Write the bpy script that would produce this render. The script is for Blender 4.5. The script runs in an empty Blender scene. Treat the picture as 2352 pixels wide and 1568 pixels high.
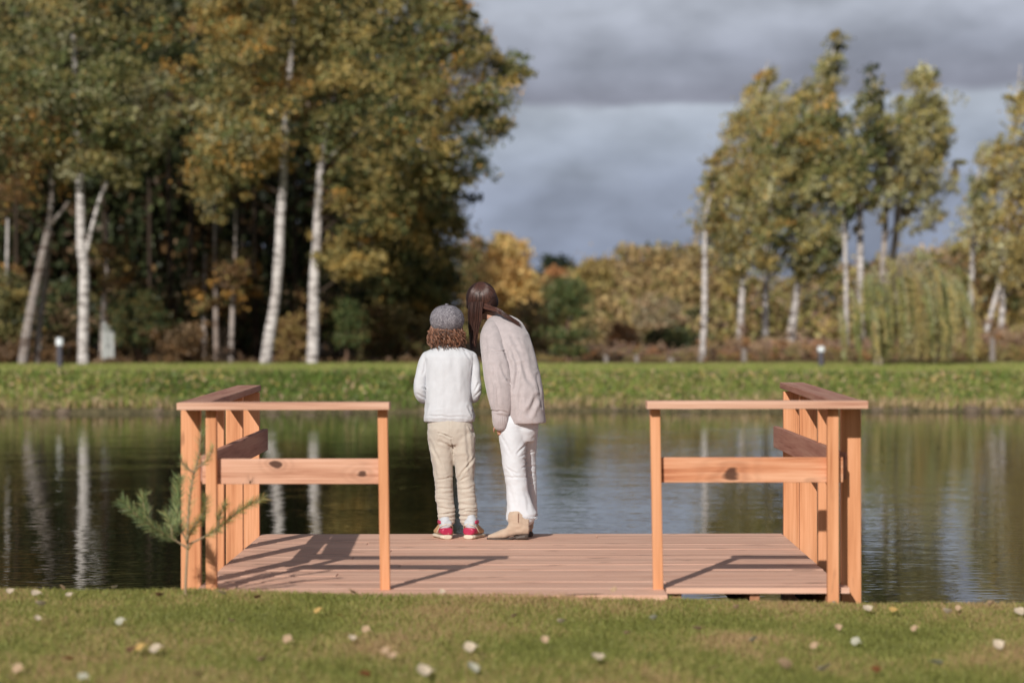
import bpy, bmesh, math, random
import numpy as np
from mathutils import Vector, Matrix, noise

# ------------------------------------------------------------------ camera
F = 5553.0            # focal length in units of a 2352-wide frame (85 mm lens)
CAMZ = 1.64           # camera height over the water
sc = bpy.context.scene
cam_data = bpy.data.cameras.new('camera'); cam = bpy.data.objects.new('camera', cam_data)
sc.collection.objects.link(cam); sc.camera = cam
cam.location = (0, 0, CAMZ)
cam.rotation_euler = (math.radians(90), math.radians(0.08), 0)
cam_data.sensor_width = 36; cam_data.lens = 85
cam_data.shift_y = -44/2352
cam_data.clip_end = 3000; cam_data.clip_start = 0.1
cam_data.dof.use_dof = True; cam_data.dof.focus_distance = 15.0
cam_data.dof.aperture_fstop = 1.65; cam_data.dof.aperture_blades = 9

# ------------------------------------------------------------------ sky, sun, exposure
SUNV = Vector((-0.63, -1.78, 1.0)).normalized()       # towards the sun
elev = math.asin(SUNV.z); azim = math.atan2(SUNV.x, SUNV.y)
W = bpy.data.worlds.new("World"); sc.world = W; W.use_nodes = True
nt = W.node_tree; nt.nodes.clear()
def N(t, kind, **kw):
    n = t.nodes.new(kind)
    for k, v in kw.items(): setattr(n, k, v)
    return n
wo = N(nt, 'ShaderNodeOutputWorld'); bg = N(nt, 'ShaderNodeBackground'); bg2 = N(nt, 'ShaderNodeBackground')
sky = N(nt, 'ShaderNodeTexSky', sky_type='NISHITA', sun_disc=False, sun_elevation=elev, sun_rotation=azim)
nt.links.new(sky.outputs[0], bg.inputs[0]); bg.inputs[1].default_value = 0.05
tc = N(nt, 'ShaderNodeTexCoord'); sp = N(nt, 'ShaderNodeSeparateXYZ'); nt.links.new(tc.outputs['Generated'], sp.inputs[0])
mp = N(nt, 'ShaderNodeMapping'); mp.inputs['Scale'].default_value = (9, 9, 42); nt.links.new(tc.outputs['Generated'], mp.inputs[0])
cn = N(nt, 'ShaderNodeTexNoise'); cn.inputs['Scale'].default_value = 1.0; cn.inputs['Detail'].default_value = 6; cn.inputs['Roughness'].default_value = .55
nt.links.new(mp.outputs[0], cn.inputs[0])
def math_node(t, op, a, b=None, c=None, clamp=False):
    n = t.nodes.new('ShaderNodeMath'); n.operation = op; n.use_clamp = clamp
    for i, v in enumerate((a, b, c)):
        if v is None: continue
        if isinstance(v, (int, float)): n.inputs[i].default_value = v
        else: t.links.new(v, n.inputs[i])
    return n.outputs[0]
zz = math_node(nt, 'ADD', sp.outputs['Z'], math_node(nt, 'MULTIPLY', math_node(nt, 'SUBTRACT', cn.outputs[0], .5), .020))
xs = math_node(nt, 'MULTIPLY', sp.outputs['X'], -0.03)
zz = math_node(nt, 'ADD', zz, xs)
z5 = math_node(nt, 'MULTIPLY', zz, 4.0)
rp = N(nt, 'ShaderNodeValToRGB'); nt.links.new(z5, rp.inputs[0])
def srgb(r, g, b):
    f = lambda c: (c/255/12.92) if c/255 <= .04045 else ((c/255+.055)/1.055)**2.4
    return (f(r), f(g), f(b), 1)
stops = [(0.0, (116,128,152)), (0.03*4, (134,143,164)), (.055*4, (144,152,171)), (.072*4, (158,166,181)), (.0860*4, (167,174,186)),
         (.0900*4, (131,133,147)), (.106*4, (146,150,164)), (.128*4, (171,176,188)), (.7, (174,181,195)), (1.0, (125,126,128))]
els = rp.color_ramp.elements
while len(els) > 1: els.remove(els[0])
els[0].position = 0; els[0].color = srgb(*stops[0][1])
for p, c in stops[1:]:
    e = els.new(p); e.color = srgb(*c)
# soft puffs
mp2 = N(nt, 'ShaderNodeMapping'); mp2.inputs['Scale'].default_value = (24, 24, 52); nt.links.new(tc.outputs['Generated'], mp2.inputs[0])
cn2 = N(nt, 'ShaderNodeTexNoise'); cn2.inputs['Detail'].default_value = 5; cn2.inputs['Scale'].default_value = 1.0
nt.links.new(mp2.outputs[0], cn2.inputs[0])
puff = math_node(nt, 'MULTIPLY_ADD', cn2.outputs[0], 1.15, .425)
vm = N(nt, 'ShaderNodeVectorMath', operation='SCALE'); nt.links.new(rp.outputs[0], vm.inputs[0]); nt.links.new(puff, vm.inputs['Scale'])
nt.links.new(vm.outputs[0], bg2.inputs[0]); bg2.inputs[1].default_value = 1.0
mixw = N(nt, 'ShaderNodeMixShader')
cover = math_node(nt, 'SUBTRACT', .94, math_node(nt, 'MULTIPLY', math_node(nt, 'SUBTRACT', sp.outputs['Z'], .15, clamp=True), .8), clamp=True)
nt.links.new(cover, mixw.inputs[0]); nt.links.new(bg.outputs[0], mixw.inputs[1]); nt.links.new(bg2.outputs[0], mixw.inputs[2])
nt.links.new(mixw.outputs[0], wo.inputs[0])

sun_data = bpy.data.lights.new('sun', 'SUN'); sun = bpy.data.objects.new('sun', sun_data); sc.collection.objects.link(sun)
sun_data.energy = 3.7; sun_data.angle = math.radians(0.5); sun_data.color = (1, .95, .88)
sun.rotation_euler = SUNV.to_track_quat('Z', 'Y').to_euler(); sun.location = (-20, -40, 30)
sc.view_settings.view_transform = 'Standard'; sc.view_settings.look = 'None'; sc.view_settings.exposure = 0.15; sc.view_settings.gamma = 1
sc.render.engine = 'CYCLES'; sc.cycles.max_bounces = 6; sc.cycles.use_denoising = True
sc.cycles.transparent_max_bounces = 4; sc.cycles.caustics_reflective = False; sc.cycles.caustics_refractive = False

# ------------------------------------------------------------------ helpers
def P(x, y, D):
    "point at distance D (metres along the view axis) seen at (x, y) of a 2352-wide frame"
    return Vector(((x-1176)/F*D, D, CAMZ-(y-740)/F*D))

COL = sc.collection
def tag(o, label=None, cat=None, group=None, kind=None):
    if label: o['label'] = label
    if cat: o['category'] = cat
    if group: o['group'] = group
    if kind: o['kind'] = kind
    return o
def empty(name, loc):
    o = bpy.data.objects.new(name, None); COL.objects.link(o); o.location = loc; o.empty_display_size = .2
    bpy.context.view_layer.update()
    return o
def link(name, me, mat, parent=None, smooth=False):
    o = bpy.data.objects.new(name, me); COL.objects.link(o)
    if mat is not None:
        me.materials.clear()
        for m in (mat if isinstance(mat, (list, tuple)) else [mat]): me.materials.append(m)
    if smooth:
        me.polygons.foreach_set('use_smooth', [True]*len(me.polygons))
    if parent is not None:
        o.parent = parent; o.matrix_parent_inverse = parent.matrix_world.inverted() if parent.type != 'EMPTY' else Matrix.Translation(-parent.location)
    return o
def npmesh(name, verts, faces, colors=None):
    "verts Nx3, faces MxK (same K); colors Mx3 one per face"
    verts = np.asarray(verts, dtype=np.float32); faces = np.asarray(faces, dtype=np.int32)
    me = bpy.data.meshes.new(name); m, k = faces.shape
    me.vertices.add(len(verts)); me.vertices.foreach_set('co', verts.ravel())
    me.loops.add(m*k); me.loops.foreach_set('vertex_index', faces.ravel())
    me.polygons.add(m); me.polygons.foreach_set('loop_start', np.arange(0, m*k, k, dtype=np.int32))
    me.update(calc_edges=True)
    if colors is not None:
        a = me.attributes.new('tint', 'FLOAT_COLOR', 'FACE')
        c = np.ones((m, 4), dtype=np.float32); c[:, :3] = colors
        a.data.foreach_set('color', c.ravel())
    return me
def join_np(parts):
    vs, fs, n = [], [], 0
    for v, f in parts:
        vs.append(v); fs.append(np.asarray(f)+n); n += len(v)
    return np.concatenate(vs), np.concatenate(fs)

def tube(path, radii, seg=8, jitter=0):
    "returns verts, quad faces of a tapered tube"
    path = [Vector(p) for p in path]; vs = []
    for i, p in enumerate(path):
        t = (path[min(i+1, len(path)-1)]-path[max(i-1, 0)]).normalized()
        a = Vector((1, 0, 0)) if abs(t.x) < .9 else Vector((0, 1, 0))
        u = (a-t*a.dot(t)).normalized(); w = t.cross(u)
        for k in range(seg):
            an = 2*math.pi*k/seg; r = radii[i]
            vs.append(p+u*math.cos(an)*r+w*math.sin(an)*r)
    fs = []
    for i in range(len(path)-1):
        for k in range(seg):
            a = i*seg+k; b = i*seg+(k+1) % seg
            fs.append((a, b, b+seg, a+seg))
    return np.array([tuple(v) for v in vs]), np.array(fs)
def smooth_path(pts, n):
    "Catmull-Rom through pts (tuples of any length)"
    pts = [np.array(p, dtype=float) for p in pts]
    if len(pts) == 2:
        return [pts[0]+(pts[1]-pts[0])*i/(n-1) for i in range(n)]
    P_ = [2*pts[0]-pts[1]]+pts+[2*pts[-1]-pts[-2]]; out = []
    m = len(pts)-1
    for i in range(n):
        u = i/(n-1)*m; k = min(int(u), m-1); t = u-k
        a, b, c, d = P_[k:k+4]
        out.append(.5*((2*b)+(-a+c)*t+(2*a-5*b+4*c-d)*t*t+(-a+3*b-3*c+d)*t**3))
    return out

# ------------------------------------------------------------------ materials
def new_mat(name):
    m = bpy.data.materials.new(name); m.use_nodes = True
    t = m.node_tree; b = t.nodes['Principled BSDF']
    return m, t, b
def noise_node(t, scale, vec=None, detail=3, rough=.5, mscale=None, coord='Object', offset=None):
    n = N(t, 'ShaderNodeTexNoise'); n.inputs['Scale'].default_value = scale; n.inputs['Detail'].default_value = detail
    n.inputs['Roughness'].default_value = rough
    if vec is None:
        c = N(t, 'ShaderNodeTexCoord'); vec = c.outputs[coord]
    if mscale or offset is not None:
        mm = N(t, 'ShaderNodeMapping'); mm.inputs['Scale'].default_value = mscale or (1, 1, 1); t.links.new(vec, mm.inputs[0])
        if offset is not None: t.links.new(offset, mm.inputs['Location'])
        vec = mm.outputs[0]
    t.links.new(vec, n.inputs['Vector'])
    return n.outputs[0]
def ramp(t, fac, stops):
    r = N(t, 'ShaderNodeValToRGB'); t.links.new(fac, r.inputs[0]); e = r.color_ramp.elements
    while len(e) > 1: e.remove(e[0])
    e[0].position = stops[0][0]; e[0].color = (*stops[0][1], 1)
    for p, c in stops[1:]:
        x = e.new(p); x.color = (*c, 1)
    return r.outputs[0]
def mixc(t, fac, a, b, blend='MIX'):
    n = N(t, 'ShaderNodeMix', data_type='RGBA', blend_type=blend)
    if isinstance(fac, (int, float)): n.inputs[0].default_value = fac
    else: t.links.new(fac, n.inputs[0])
    for i, v in ((6, a), (7, b)):
        if isinstance(v, tuple): n.inputs[i].default_value = (*v, 1) if len(v) == 3 else v
        else: t.links.new(v, n.inputs[i])
    return n.outputs[2]
def bump(t, b, h, strength=.3, dist=.01):
    n = N(t, 'ShaderNodeBump'); n.inputs['Strength'].default_value = strength; n.inputs['Distance'].default_value = dist
    t.links.new(h, n.inputs['Height']); t.links.new(n.outputs[0], b.inputs['Normal']); return n

def wood_mat(name, axis, c0, c1, c2, knots=(), streak=1.0):
    "grain runs along axis (0,1,2); every board of the mesh gets its own offset and tone"
    m, t, b = new_mat(name)
    geo = N(t, 'ShaderNodeNewGeometry'); rnd = geo.outputs['Random Per Island']
    off = N(t, 'ShaderNodeCombineXYZ')
    for i in range(3): t.links.new(math_node(t, 'MULTIPLY', rnd, 37.0+11*i), off.inputs[i])
    s1 = [22, 22, 22]; s1[axis] = 1.1; s2 = [150, 150, 150]; s2[axis] = 3.0
    tcn = N(t, 'ShaderNodeTexCoord')
    n1 = noise_node(t, 1, tcn.outputs['Object'], 4, .6, tuple(s1), offset=off.outputs[0])
    n2 = noise_node(t, 1, tcn.outputs['Object'], 3, .6, tuple(s2), offset=off.outputs[0])
    s3 = [14, 14, 14]; s3[axis] = 3.5
    n3 = noise_node(t, 1, tcn.outputs['Object'], 2, .5, tuple(s3), offset=off.outputs[0])
    g = math_node(t, 'ADD', math_node(t, 'MULTIPLY', n1, .65), math_node(t, 'MULTIPLY', n2, .35))
    col = ramp(t, g, [(.33, c2), (.47, c1), (.62, c0)])
    tone = math_node(t, 'MULTIPLY_ADD', rnd, .20, .91)
    hs = N(t, 'ShaderNodeHueSaturation'); t.links.new(col, hs.inputs['Color']); t.links.new(tone, hs.inputs['Value'])
    col = hs.outputs[0]
    # small dark grain flecks and checks
    fl = ramp(t, n3, [(.70-.05*(streak > 1), (0, 0, 0)), (.76-.04*(streak > 1), (1, 1, 1))])
    col = mixc(t, math_node(t, 'MULTIPLY', fl, .55*streak), col, tuple(x*.35 for x in c2))
    for (kx, ky, kz, r) in knots:
        vm = N(t, 'ShaderNodeVectorMath', operation='SUBTRACT'); t.links.new(tcn.outputs['Object'], vm.inputs[0]); vm.inputs[1].default_value = (kx, ky, kz)
        mm = N(t, 'ShaderNodeMapping'); sck = [1, 1, 1]; sck[axis] = .62; mm.inputs['Scale'].default_value = sck; t.links.new(vm.outputs[0], mm.inputs[0])
        ln = N(t, 'ShaderNodeVectorMath', operation='LENGTH'); t.links.new(mm.outputs[0], ln.inputs[0])
        d = math_node(t, 'DIVIDE', ln.outputs['Value'], r)
        d = math_node(t, 'ADD', d, math_node(t, 'MULTIPLY', math_node(t, 'SUBTRACT', n3, .5), 2.2))
        rings = math_node(t, 'MULTIPLY', math_node(t, 'SINE', math_node(t, 'MULTIPLY', d, 9)), .35)
        ring_f = math_node(t, 'MULTIPLY', math_node(t, 'SUBTRACT', 1, math_node(t, 'MULTIPLY', d, .45), clamp=True), math_node(t, 'ADD', rings, .5), clamp=True)
        col = mixc(t, math_node(t, 'MULTIPLY', ring_f, .55), col, tuple(x*.7 for x in c2))
        core = math_node(t, 'SUBTRACT', 1.0, math_node(t, 'MULTIPLY', math_node(t, 'SUBTRACT', d, .45, clamp=True), 6), clamp=True)
        col = mixc(t, math_node(t, 'MULTIPLY', core, .9), col, (.06, .022, .012))
    t.links.new(col, b.inputs['Base Color']); b.inputs['Roughness'].default_value = .62; b.inputs['Specular IOR Level'].default_value = .3
    bump(t, b, g, .35, .004)
    return m

def leaf_mat(name, trans=.35, rough=.5, spec=.35):
    m, t, b = new_mat(name)
    at = N(t, 'ShaderNodeAttribute', attribute_name='tint')
    t.links.new(at.outputs['Color'], b.inputs['Base Color']); b.inputs['Roughness'].default_value = rough; b.inputs['Specular IOR Level'].default_value = spec
    tr = N(t, 'ShaderNodeBsdfTranslucent'); t.links.new(at.outputs['Color'], tr.inputs[0])
    mx = N(t, 'ShaderNodeMixShader'); mx.inputs[0].default_value = trans
    t.links.new(b.outputs[0], mx.inputs[1]); t.links.new(tr.outputs[0], mx.inputs[2])
    t.links.new(mx.outputs[0], t.nodes['Material Output'].inputs[0])
    return m
def birch_mat(name, c_lo, dirty):
    m, t, b = new_mat(name)
    tcn = N(t, 'ShaderNodeTexCoord')
    n1 = noise_node(t, 1, tcn.outputs['Object'], 3, .6, (1.2, 1.2, 5.0))
    n2 = noise_node(t, 1, tcn.outputs['Object'], 4, .65, (4, 4, 16))
    n3 = noise_node(t, 1, tcn.outputs['Object'], 2, .5, (.9, .9, .5))
    col = ramp(t, n2, [(.38, (.06, .05, .045)), (.45, (.40, .36, .34)), (.53, c_lo)])
    f = ramp(t, n1, [(.55, (0, 0, 0)), (.63+.1*(1-dirty), (1, 1, 1))])
    col = mixc(t, math_node(t, 'MULTIPLY', f, .5+.5*dirty), col, (.10, .07, .055))
    f2 = ramp(t, n3, [(.5, (0, 0, 0)), (.7, (1, 1, 1))])
    col = mixc(t, math_node(t, 'MULTIPLY', f2, .5*dirty), col, (.22, .15, .11))
    t.links.new(col, b.inputs['Base Color']); b.inputs['Roughness'].default_value = .75
    bump(t, b, n2, .5, .02)
    return m
def plain(name, col, rough=.7, spec=.3, nscale=None, amt=.25, bumpd=0, metallic=0):
    m, t, b = new_mat(name)
    b.inputs['Roughness'].default_value = rough; b.inputs['Specular IOR Level'].default_value = spec; b.inputs['Metallic'].default_value = metallic
    n = noise_node(t, nscale or 20, None, 4, .6)
    c = mixc(t, n, tuple(x*(1-amt) for x in col), tuple(min(1, x*(1+amt)) for x in col))
    t.links.new(c, b.inputs['Base Color'])
    if bumpd: bump(t, b, n, .5, bumpd)
    return m

M_leaf = leaf_mat('leaf'); M_needle = leaf_mat('needle', .2, .45)
M_grass = leaf_mat('grass_blade', .4, .5, .3)
M_birch = birch_mat('birch_bark', (.64, .60, .58), .25)
M_birch_d = birch_mat('birch_bark_stained', (.40, .34, .30), 1.0)
M_bark = plain('dark_bark', (.055, .04, .03), .9, .1, 12, .5, .02)
M_pinebark = plain('pine_bark', (.16, .10, .07), .9, .1, 25, .5, .01)

# ------------------------------------------------------------------ ground
def smoothstep(a, b, x):
    t = min(1, max(0, (x-a)/(b-a))); return t*t*(3-2*t)
def near_top(x):           # lawn level at the near bank
    return float(np.interp(x, [-2.6, -1.5, 0, .8, 1.6, 2.6], [.362, .358, .334, .312, .290, .296]))
def near_edge(x):
    return 11.42+.03*math.sin(x*1.7)+.02*math.sin(x*4.3)
def shore(x):
    return 44.3+.35*math.sin(x*.31+1)+.18*math.sin(x*1.1)
def ground_z(x, y):
    if y < 26:
        e = near_edge(x); top = near_top(max(-4, min(4, x)))
        top += .02*noise.noise(Vector((x*.6, y*.6, 0)))-.012*max(0, 10.5-y)*0
        return top-(top+.9)*smoothstep(e, e+2.4, y) if y > e else top
    s = shore(x); base = .60 + .03*noise.noise(Vector((x*.15, y*.15, 3)))
    if y > 52: base += .0018*(min(y, 140)-52)
    rise = smoothstep(s-1.6, s+.25, y)*.82 - .70       # pond floor to a little lip
    z = rise
    if y > s+.2: z = .12+(base-.12)*smoothstep(s+.2, s+(3.6 if x < -2 else 6.0), y)
    return z
xs_ = sorted(set([round(v, 3) for v in list(np.arange(-6, 6.01, .25))+list(np.arange(-30, 30.1, 1.0))+[-260, -160, -100, -70, -50, -40, 40, 50, 70, 100, 160, 260]]))
ys_ = sorted(set([round(v, 3) for v in [-30, -10, 0, 3, 6]+list(np.arange(7, 14.6, .2))+[16, 18, 22, 30, 38, 41]+list(np.arange(42, 54, .3))+list(np.arange(54, 80, 2))+[85, 95, 110, 140, 180, 260, 400, 700, 1200]]))
gv = np.array([(x, y, ground_z(x, y)) for y in ys_ for x in xs_]); nx = len(xs_)
gf = np.array([(j*nx+i, j*nx+i+1, (j+1)*nx+i+1, (j+1)*nx+i) for j in range(len(ys_)-1) for i in range(nx-1)])
def ground_material():
    m, t, b = new_mat('ground_soil_and_turf')
    geo = N(t, 'ShaderNodeNewGeometry'); s = N(t, 'ShaderNodeSeparateXYZ'); t.links.new(geo.outputs['Position'], s.inputs[0])
    pos = geo.outputs['Position']
    n1 = noise_node(t, .9, pos, 4, .6); n2 = noise_node(t, 9, pos, 4, .7); n3 = noise_node(t, .25, pos, 2, .5)
    lawn = ramp(t, math_node(t, 'ADD', math_node(t, 'MULTIPLY', n1, .6), math_node(t, 'MULTIPLY', n2, .4)),
                [(.35, (.14, .17, .045)), (.5, (.22, .23, .07)), (.65, (.32, .26, .11))])
    litter = ramp(t, n2, [(.35, (.05, .03, .015)), (.5, (.12, .075, .04)), (.65, (.2, .13, .07))])
    mud = ramp(t, n2, [(.4, (.06, .055, .03)), (.6, (.18, .15, .08))])
    yy = s.outputs['Y']; xx = s.outputs['X']
    fw = math_node(t, 'MULTIPLY', math_node(t, 'SUBTRACT', math_node(t, 'ADD', yy, math_node(t, 'MULTIPLY', n3, 5)), 60.5), .6, clamp=True)
    col = mixc(t, fw, lawn, litter)
    fm = math_node(t, 'MULTIPLY', math_node(t, 'SUBTRACT', .13, math_node(t, 'SUBTRACT', s.outputs['Z'], math_node(t, 'MULTIPLY', n2, .12))), 14, clamp=True)
    col = mixc(t, fm, col, mud)
    t.links.new(col, b.inputs['Base Color']); b.inputs['Roughness'].default_value = .95; b.inputs['Specular IOR Level'].default_value = .1
    bump(t, b, n2, .6, .03)
    return m
g = link('ground', npmesh('ground', gv, gf), ground_material(), smooth=True); tag(g, kind='structure')

# ------------------------------------------------------------------ water
def water_material():
    m, t, b = new_mat('pond_water')
    geo = N(t, 'ShaderNodeNewGeometry'); pos = geo.outputs['Position']
    n1 = noise_node(t, 1, pos, 3, .55, (1.2, 3.6, 1)); n2 = noise_node(t, 1, pos, 2, .5, (.5, .9, 1)); n3 = noise_node(t, 1, pos, 2, .5, (4.5, 8.0, 1))
    sq = math_node(t, 'MULTIPLY', n2, n2)
    h = math_node(t, 'ADD', math_node(t, 'MULTIPLY', n1, math_node(t, 'MULTIPLY_ADD', sq, 2.2, .25)), math_node(t, 'MULTIPLY', n3, math_node(t, 'MULTIPLY_ADD', sq, 2.6, .35)))
    # rings spreading on the water at the left
    sub = N(t, 'ShaderNodeVectorMath', operation='DISTANCE'); t.links.new(pos, sub.inputs[0]); sub.inputs[1].default_value = (-6.9, 36.4, 0)
    d = sub.outputs['Value']
    ring = math_node(t, 'MULTIPLY', math_node(t, 'SINE', math_node(t, 'MULTIPLY', d, 16)), math_node(t, 'MULTIPLY', math_node(t, 'SUBTRACT', 1, math_node(t, 'MULTIPLY', d, .55), clamp=True), .55))
    h = math_node(t, 'ADD', h, ring)
    b.inputs['Base Color'].default_value = (.013, .014, .006, 1); b.inputs['Roughness'].default_value = .015; b.inputs['IOR'].default_value = 1.40
    b.inputs['Specular IOR Level'].default_value = .5
    bump(t, b, h, 1.0, WAVE)
    return m
WAVE = .0022
wv = np.array([(-260, 10.5, 0), (260, 10.5, 0), (260, 50, 0), (-260, 50, 0)])
w = link('water', npmesh('water', wv, [(0, 1, 2, 3)]), water_material()); tag(w, kind='structure')

# ------------------------------------------------------------------ timber deck
DZ = .35
class Boards:
    def __init__(s): s.bm = bmesh.new()
    def box(s, x0, x1, y0, y1, z0, z1, bev=.003, shear=None):
        vs = [s.bm.verts.new(v) for v in [(x0,y0,z0),(x1,y0,z0),(x1,y1,z0),(x0,y1,z0),(x0,y0,z1),(x1,y0,z1),(x1,y1,z1),(x0,y1,z1)]]
        return s._close(vs, bev)
    def hexa(s, pts, bev=.003):
        return s._close([s.bm.verts.new(p) for p in pts], bev)
    def _close(s, vs, bev):
        fs = [s.bm.faces.new([vs[i] for i in q]) for q in ((3,2,1,0),(4,5,6,7),(0,1,5,4),(1,2,6,5),(2,3,7,6),(3,0,4,7))]
        if bev:
            es = list({e for f in fs for e in f.edges})
            bmesh.ops.bevel(s.bm, geom=es, offset=bev, segments=2, affect='EDGES', profile=.5)
        return s
    def done(s, name, mat, parent):
        me = bpy.data.meshes.new(name); s.bm.to_mesh(me); s.bm.free()
        return link(name, me, mat, parent)

PK0, PK1, PK2 = (.78, .50, .375), (.68, .405, .295), (.48, .255, .175)
M_deck = wood_mat('decking_pine', 0, PK0, PK1, PK2, streak=1.5)
M_post = wood_mat('post_pine', 2, (.72, .35, .185), (.62, .275, .13), (.44, .165, .07), streak=.8)
M_rail_x = wood_mat('rail_pine', 0, (.68, .42, .31), (.57, .32, .22), (.38, .17, .11), streak=.9)
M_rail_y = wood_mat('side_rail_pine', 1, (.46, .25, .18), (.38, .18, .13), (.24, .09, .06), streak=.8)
M_joist = wood_mat('joist_pine', 1, (.5, .27, .16), (.42, .2, .11), (.25, .1, .05))

deck = empty('wooden_deck', (0, 13.2, 0))
tag(deck, 'pink stained timber deck with open orange railings built out over the pond', 'deck')
XL, XR, Y0, Y1 = -1.53, 1.64, 11.74, 14.78
rng = random.Random(5)
B = Boards(); y = Y1-.02; n = 0
while y > Y0+.05:
    w_ = .140; y0 = max(y-w_, Y0)
    XR = 1.612+.03*(y-11.9)/2.8 if y < Y1 and y > Y0+.2 else (1.638 if y < Y0+.2 else 1.64)
    if n % 3 == 1:      # butt joint somewhere
        xj = rng.uniform(-.9, 1.0)
        B.box(XL, xj-.002, y0, y, DZ-.028, DZ+rng.uniform(-.0015, .0015), .0018); B.box(xj+.002, XR, y0, y, DZ-.028, DZ+rng.uniform(-.0015, .0015), .0018)
    else: B.box(XL, XR, y0, y, DZ-.028, DZ+rng.uniform(-.0015, .0015), .0018)
    y = y0-.0042; n += 1
B.done('decking', M_deck, deck); XR = 1.64
B = Boards(); y = Y0-.008
while y > 11.45:
    B.box(-1.44, .735, y-.14, y, DZ-.028, DZ-.001); y -= .146
B.done('walkway', M_deck, deck)
for jx in (-1.2, -.55, .1, .80, 1.18, 1.55):
    B = Boards(); B.box(jx-.024, jx+.024, Y0+.03, Y1-.05, DZ-.19, DZ-.030); B.done('joist', M_joist, deck)
B = Boards(); B.box(XL+.01, XR-.01, Y1-.048, Y1-.003, DZ-.2, DZ-.0305); B.done('rim_beam', M_rail_x, deck)
B = Boards(); B.box(XL-.10, XL+.02, 14.5, 14.6, -.7, DZ-.2); B.done('pile', M_joist, deck)
B = Boards(); B.box(XR-.02, XR+.10, 14.5, 14.6, -.7, DZ-.2); B.done('pile', M_joist, deck)

def post(x0, x1, y0, y1, z0, z1, lean=0):
    B = Boards(); B.hexa([(x0+lean,y0,z0),(x1+lean,y0,z0),(x1+lean,y1,z0),(x0+lean,y1,z0),(x0,y0,z1),(x1,y0,z1),(x1,y1,z1),(x0,y1,z1)], .004)
    return B.done('post', M_post, deck)
ZT = DZ+.868
# side posts (broad face to the shore), bolted outside the deck
for yc in (11.915, 12.88, 13.78, 14.68):
    z0 = .1 if yc < 12.5 else .02
    post(XL-.100, XL-.003, yc-.024, yc+.024, z0, ZT)
    xr = 1.616+.028*(yc-11.9)/2.8; post(xr+.002, xr+.100, yc-.024, yc+.024, z0, ZT)
# front posts, narrow face to the shore
post(-1.483, -1.430, Y0-.050, Y0-.004, .13, ZT)
post(-.651, -.603, Y0-.050, Y0-.004, .13, ZT, .014)
post(.667, .716, Y0-.050, Y0-.004, .13, ZT, .018)
pb = post(1.525, 1.580, Y0-.050, Y0-.004, .13, ZT)
# bolt near the foot of the right corner post
bm = bmesh.new(); bmesh.ops.create_cone(bm, cap_ends=True, segments=8, radius1=.009, radius2=.007, depth=.01, matrix=Matrix.Translation((1.553, Y0-.053, .285)) @ Matrix.Rotation(math.pi/2, 4, 'X'))
me = bpy.data.meshes.new('bolt'); bm.to_mesh(me); bm.free(); link('bolt', me, plain('zinc', (.6, .6, .62), .35, .5, metallic=.8), deck)

# top rails: flat boards
z0, z1 = DZ+.870, DZ+.906
B = Boards(); B.box(-1.613, -.590, Y0-.125, Y0+.018, z0, z1, .004); B.done('top_rail', M_rail_x, deck)
B = Boards(); B.box(.648, 1.712, Y0-.125, Y0+.018, z0+.002, z1+.004, .004); B.done('top_rail', M_rail_x, deck)
def side_rail(a0, a1, b0, b1, ya, yb, za, zb):      # near x0,x1, far x0,x1
    B = Boards(); h = .036
    B.hexa([(a0,ya,za),(a1,ya,za),(b1,yb,zb),(b0,yb,zb),(a0,ya,za+h),(a1,ya,za+h),(b1,yb,zb+h),(b0,yb,zb+h)], .004)
    return B.done('top_rail', M_rail_y, deck)
side_rail(-1.613, -1.47, -1.683, -1.537, Y0+.021, 14.80, z0, z0+.002)
side_rail(1.56, 1.705, 1.652, 1.80, Y0+.021, 14.92, z0+.002, z0+.012)
# knee rails
kz0, kz1 = DZ+.507, DZ+.629
ML = wood_mat('knee_rail_left', 0, (.72, .43, .31), (.60, .32, .21), (.38, .16, .09), knots=[(-1.145, Y0, DZ+.598, .032), (-.725, Y0, DZ+.560, .042)], streak=.5)
MR = wood_mat('knee_rail_right', 0, (.72, .38, .23), (.58, .24, .12), (.30, .085, .035), knots=[(1.062, Y0, DZ+.568, .060)], streak=.5)
B = Boards(); B.box(-1.505, -.622, Y0, Y0+.034, kz0, kz1, .003); B.done('knee_rail', ML, deck)
B = Boards(); B.box(.70, 1.607, Y0, Y0+.034, kz0+.004, kz1+.004, .003); B.done('knee_rail', MR, deck)
B = Boards(); B.box(XL+.001, XL+.035, Y0+.12, 14.80, kz0+.004, kz1+.012, .003); B.done('knee_rail', M_rail_y, deck)
B = Boards(); B.box(XR-.030, XR+.001, Y0+.12, 14.90, kz0+.012, kz1+.020, .003); B.done('knee_rail', M_rail_y, deck)

# ------------------------------------------------------------------ near lawn: grass and fallen leaves
def blades(name, xy, base, h, w, lean, cols, mat, rs, kind='stuff', droop=.35):
    "every blade: two quads (4 rows -> tapered strip)"
    n = len(xy); ang = rs.uniform(0, 2*np.pi, n)
    ux, uy = np.cos(ang), np.sin(ang); la = rs.uniform(0, 2*np.pi, n)
    lx, ly = np.cos(la)*lean*h*rs.uniform(.2, 1, n), np.sin(la)*lean*h*rs.uniform(.2, 1, n)
    p0 = np.stack([xy[:, 0], xy[:, 1], base], 1)
    mid = p0+np.stack([lx*.35, ly*.35, h*.6], 1); tip = p0+np.stack([lx, ly, h*(1-droop*rs.uniform(0, 1, n))], 1)
    U = np.stack([ux, uy, np.zeros(n)], 1)*(w[:, None])
    V = np.concatenate([p0-U, p0+U, mid+U*.8, mid-U*.8, tip+U*.12, tip-U*.12])
    i = np.arange(n)
    Fq = np.concatenate([np.stack([i, i+n, i+2*n, i+3*n], 1), np.stack([i+3*n, i+2*n, i+4*n, i+5*n], 1)])
    o = link(name, npmesh(name, V, Fq, np.concatenate([cols, cols])), mat); return o
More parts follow.
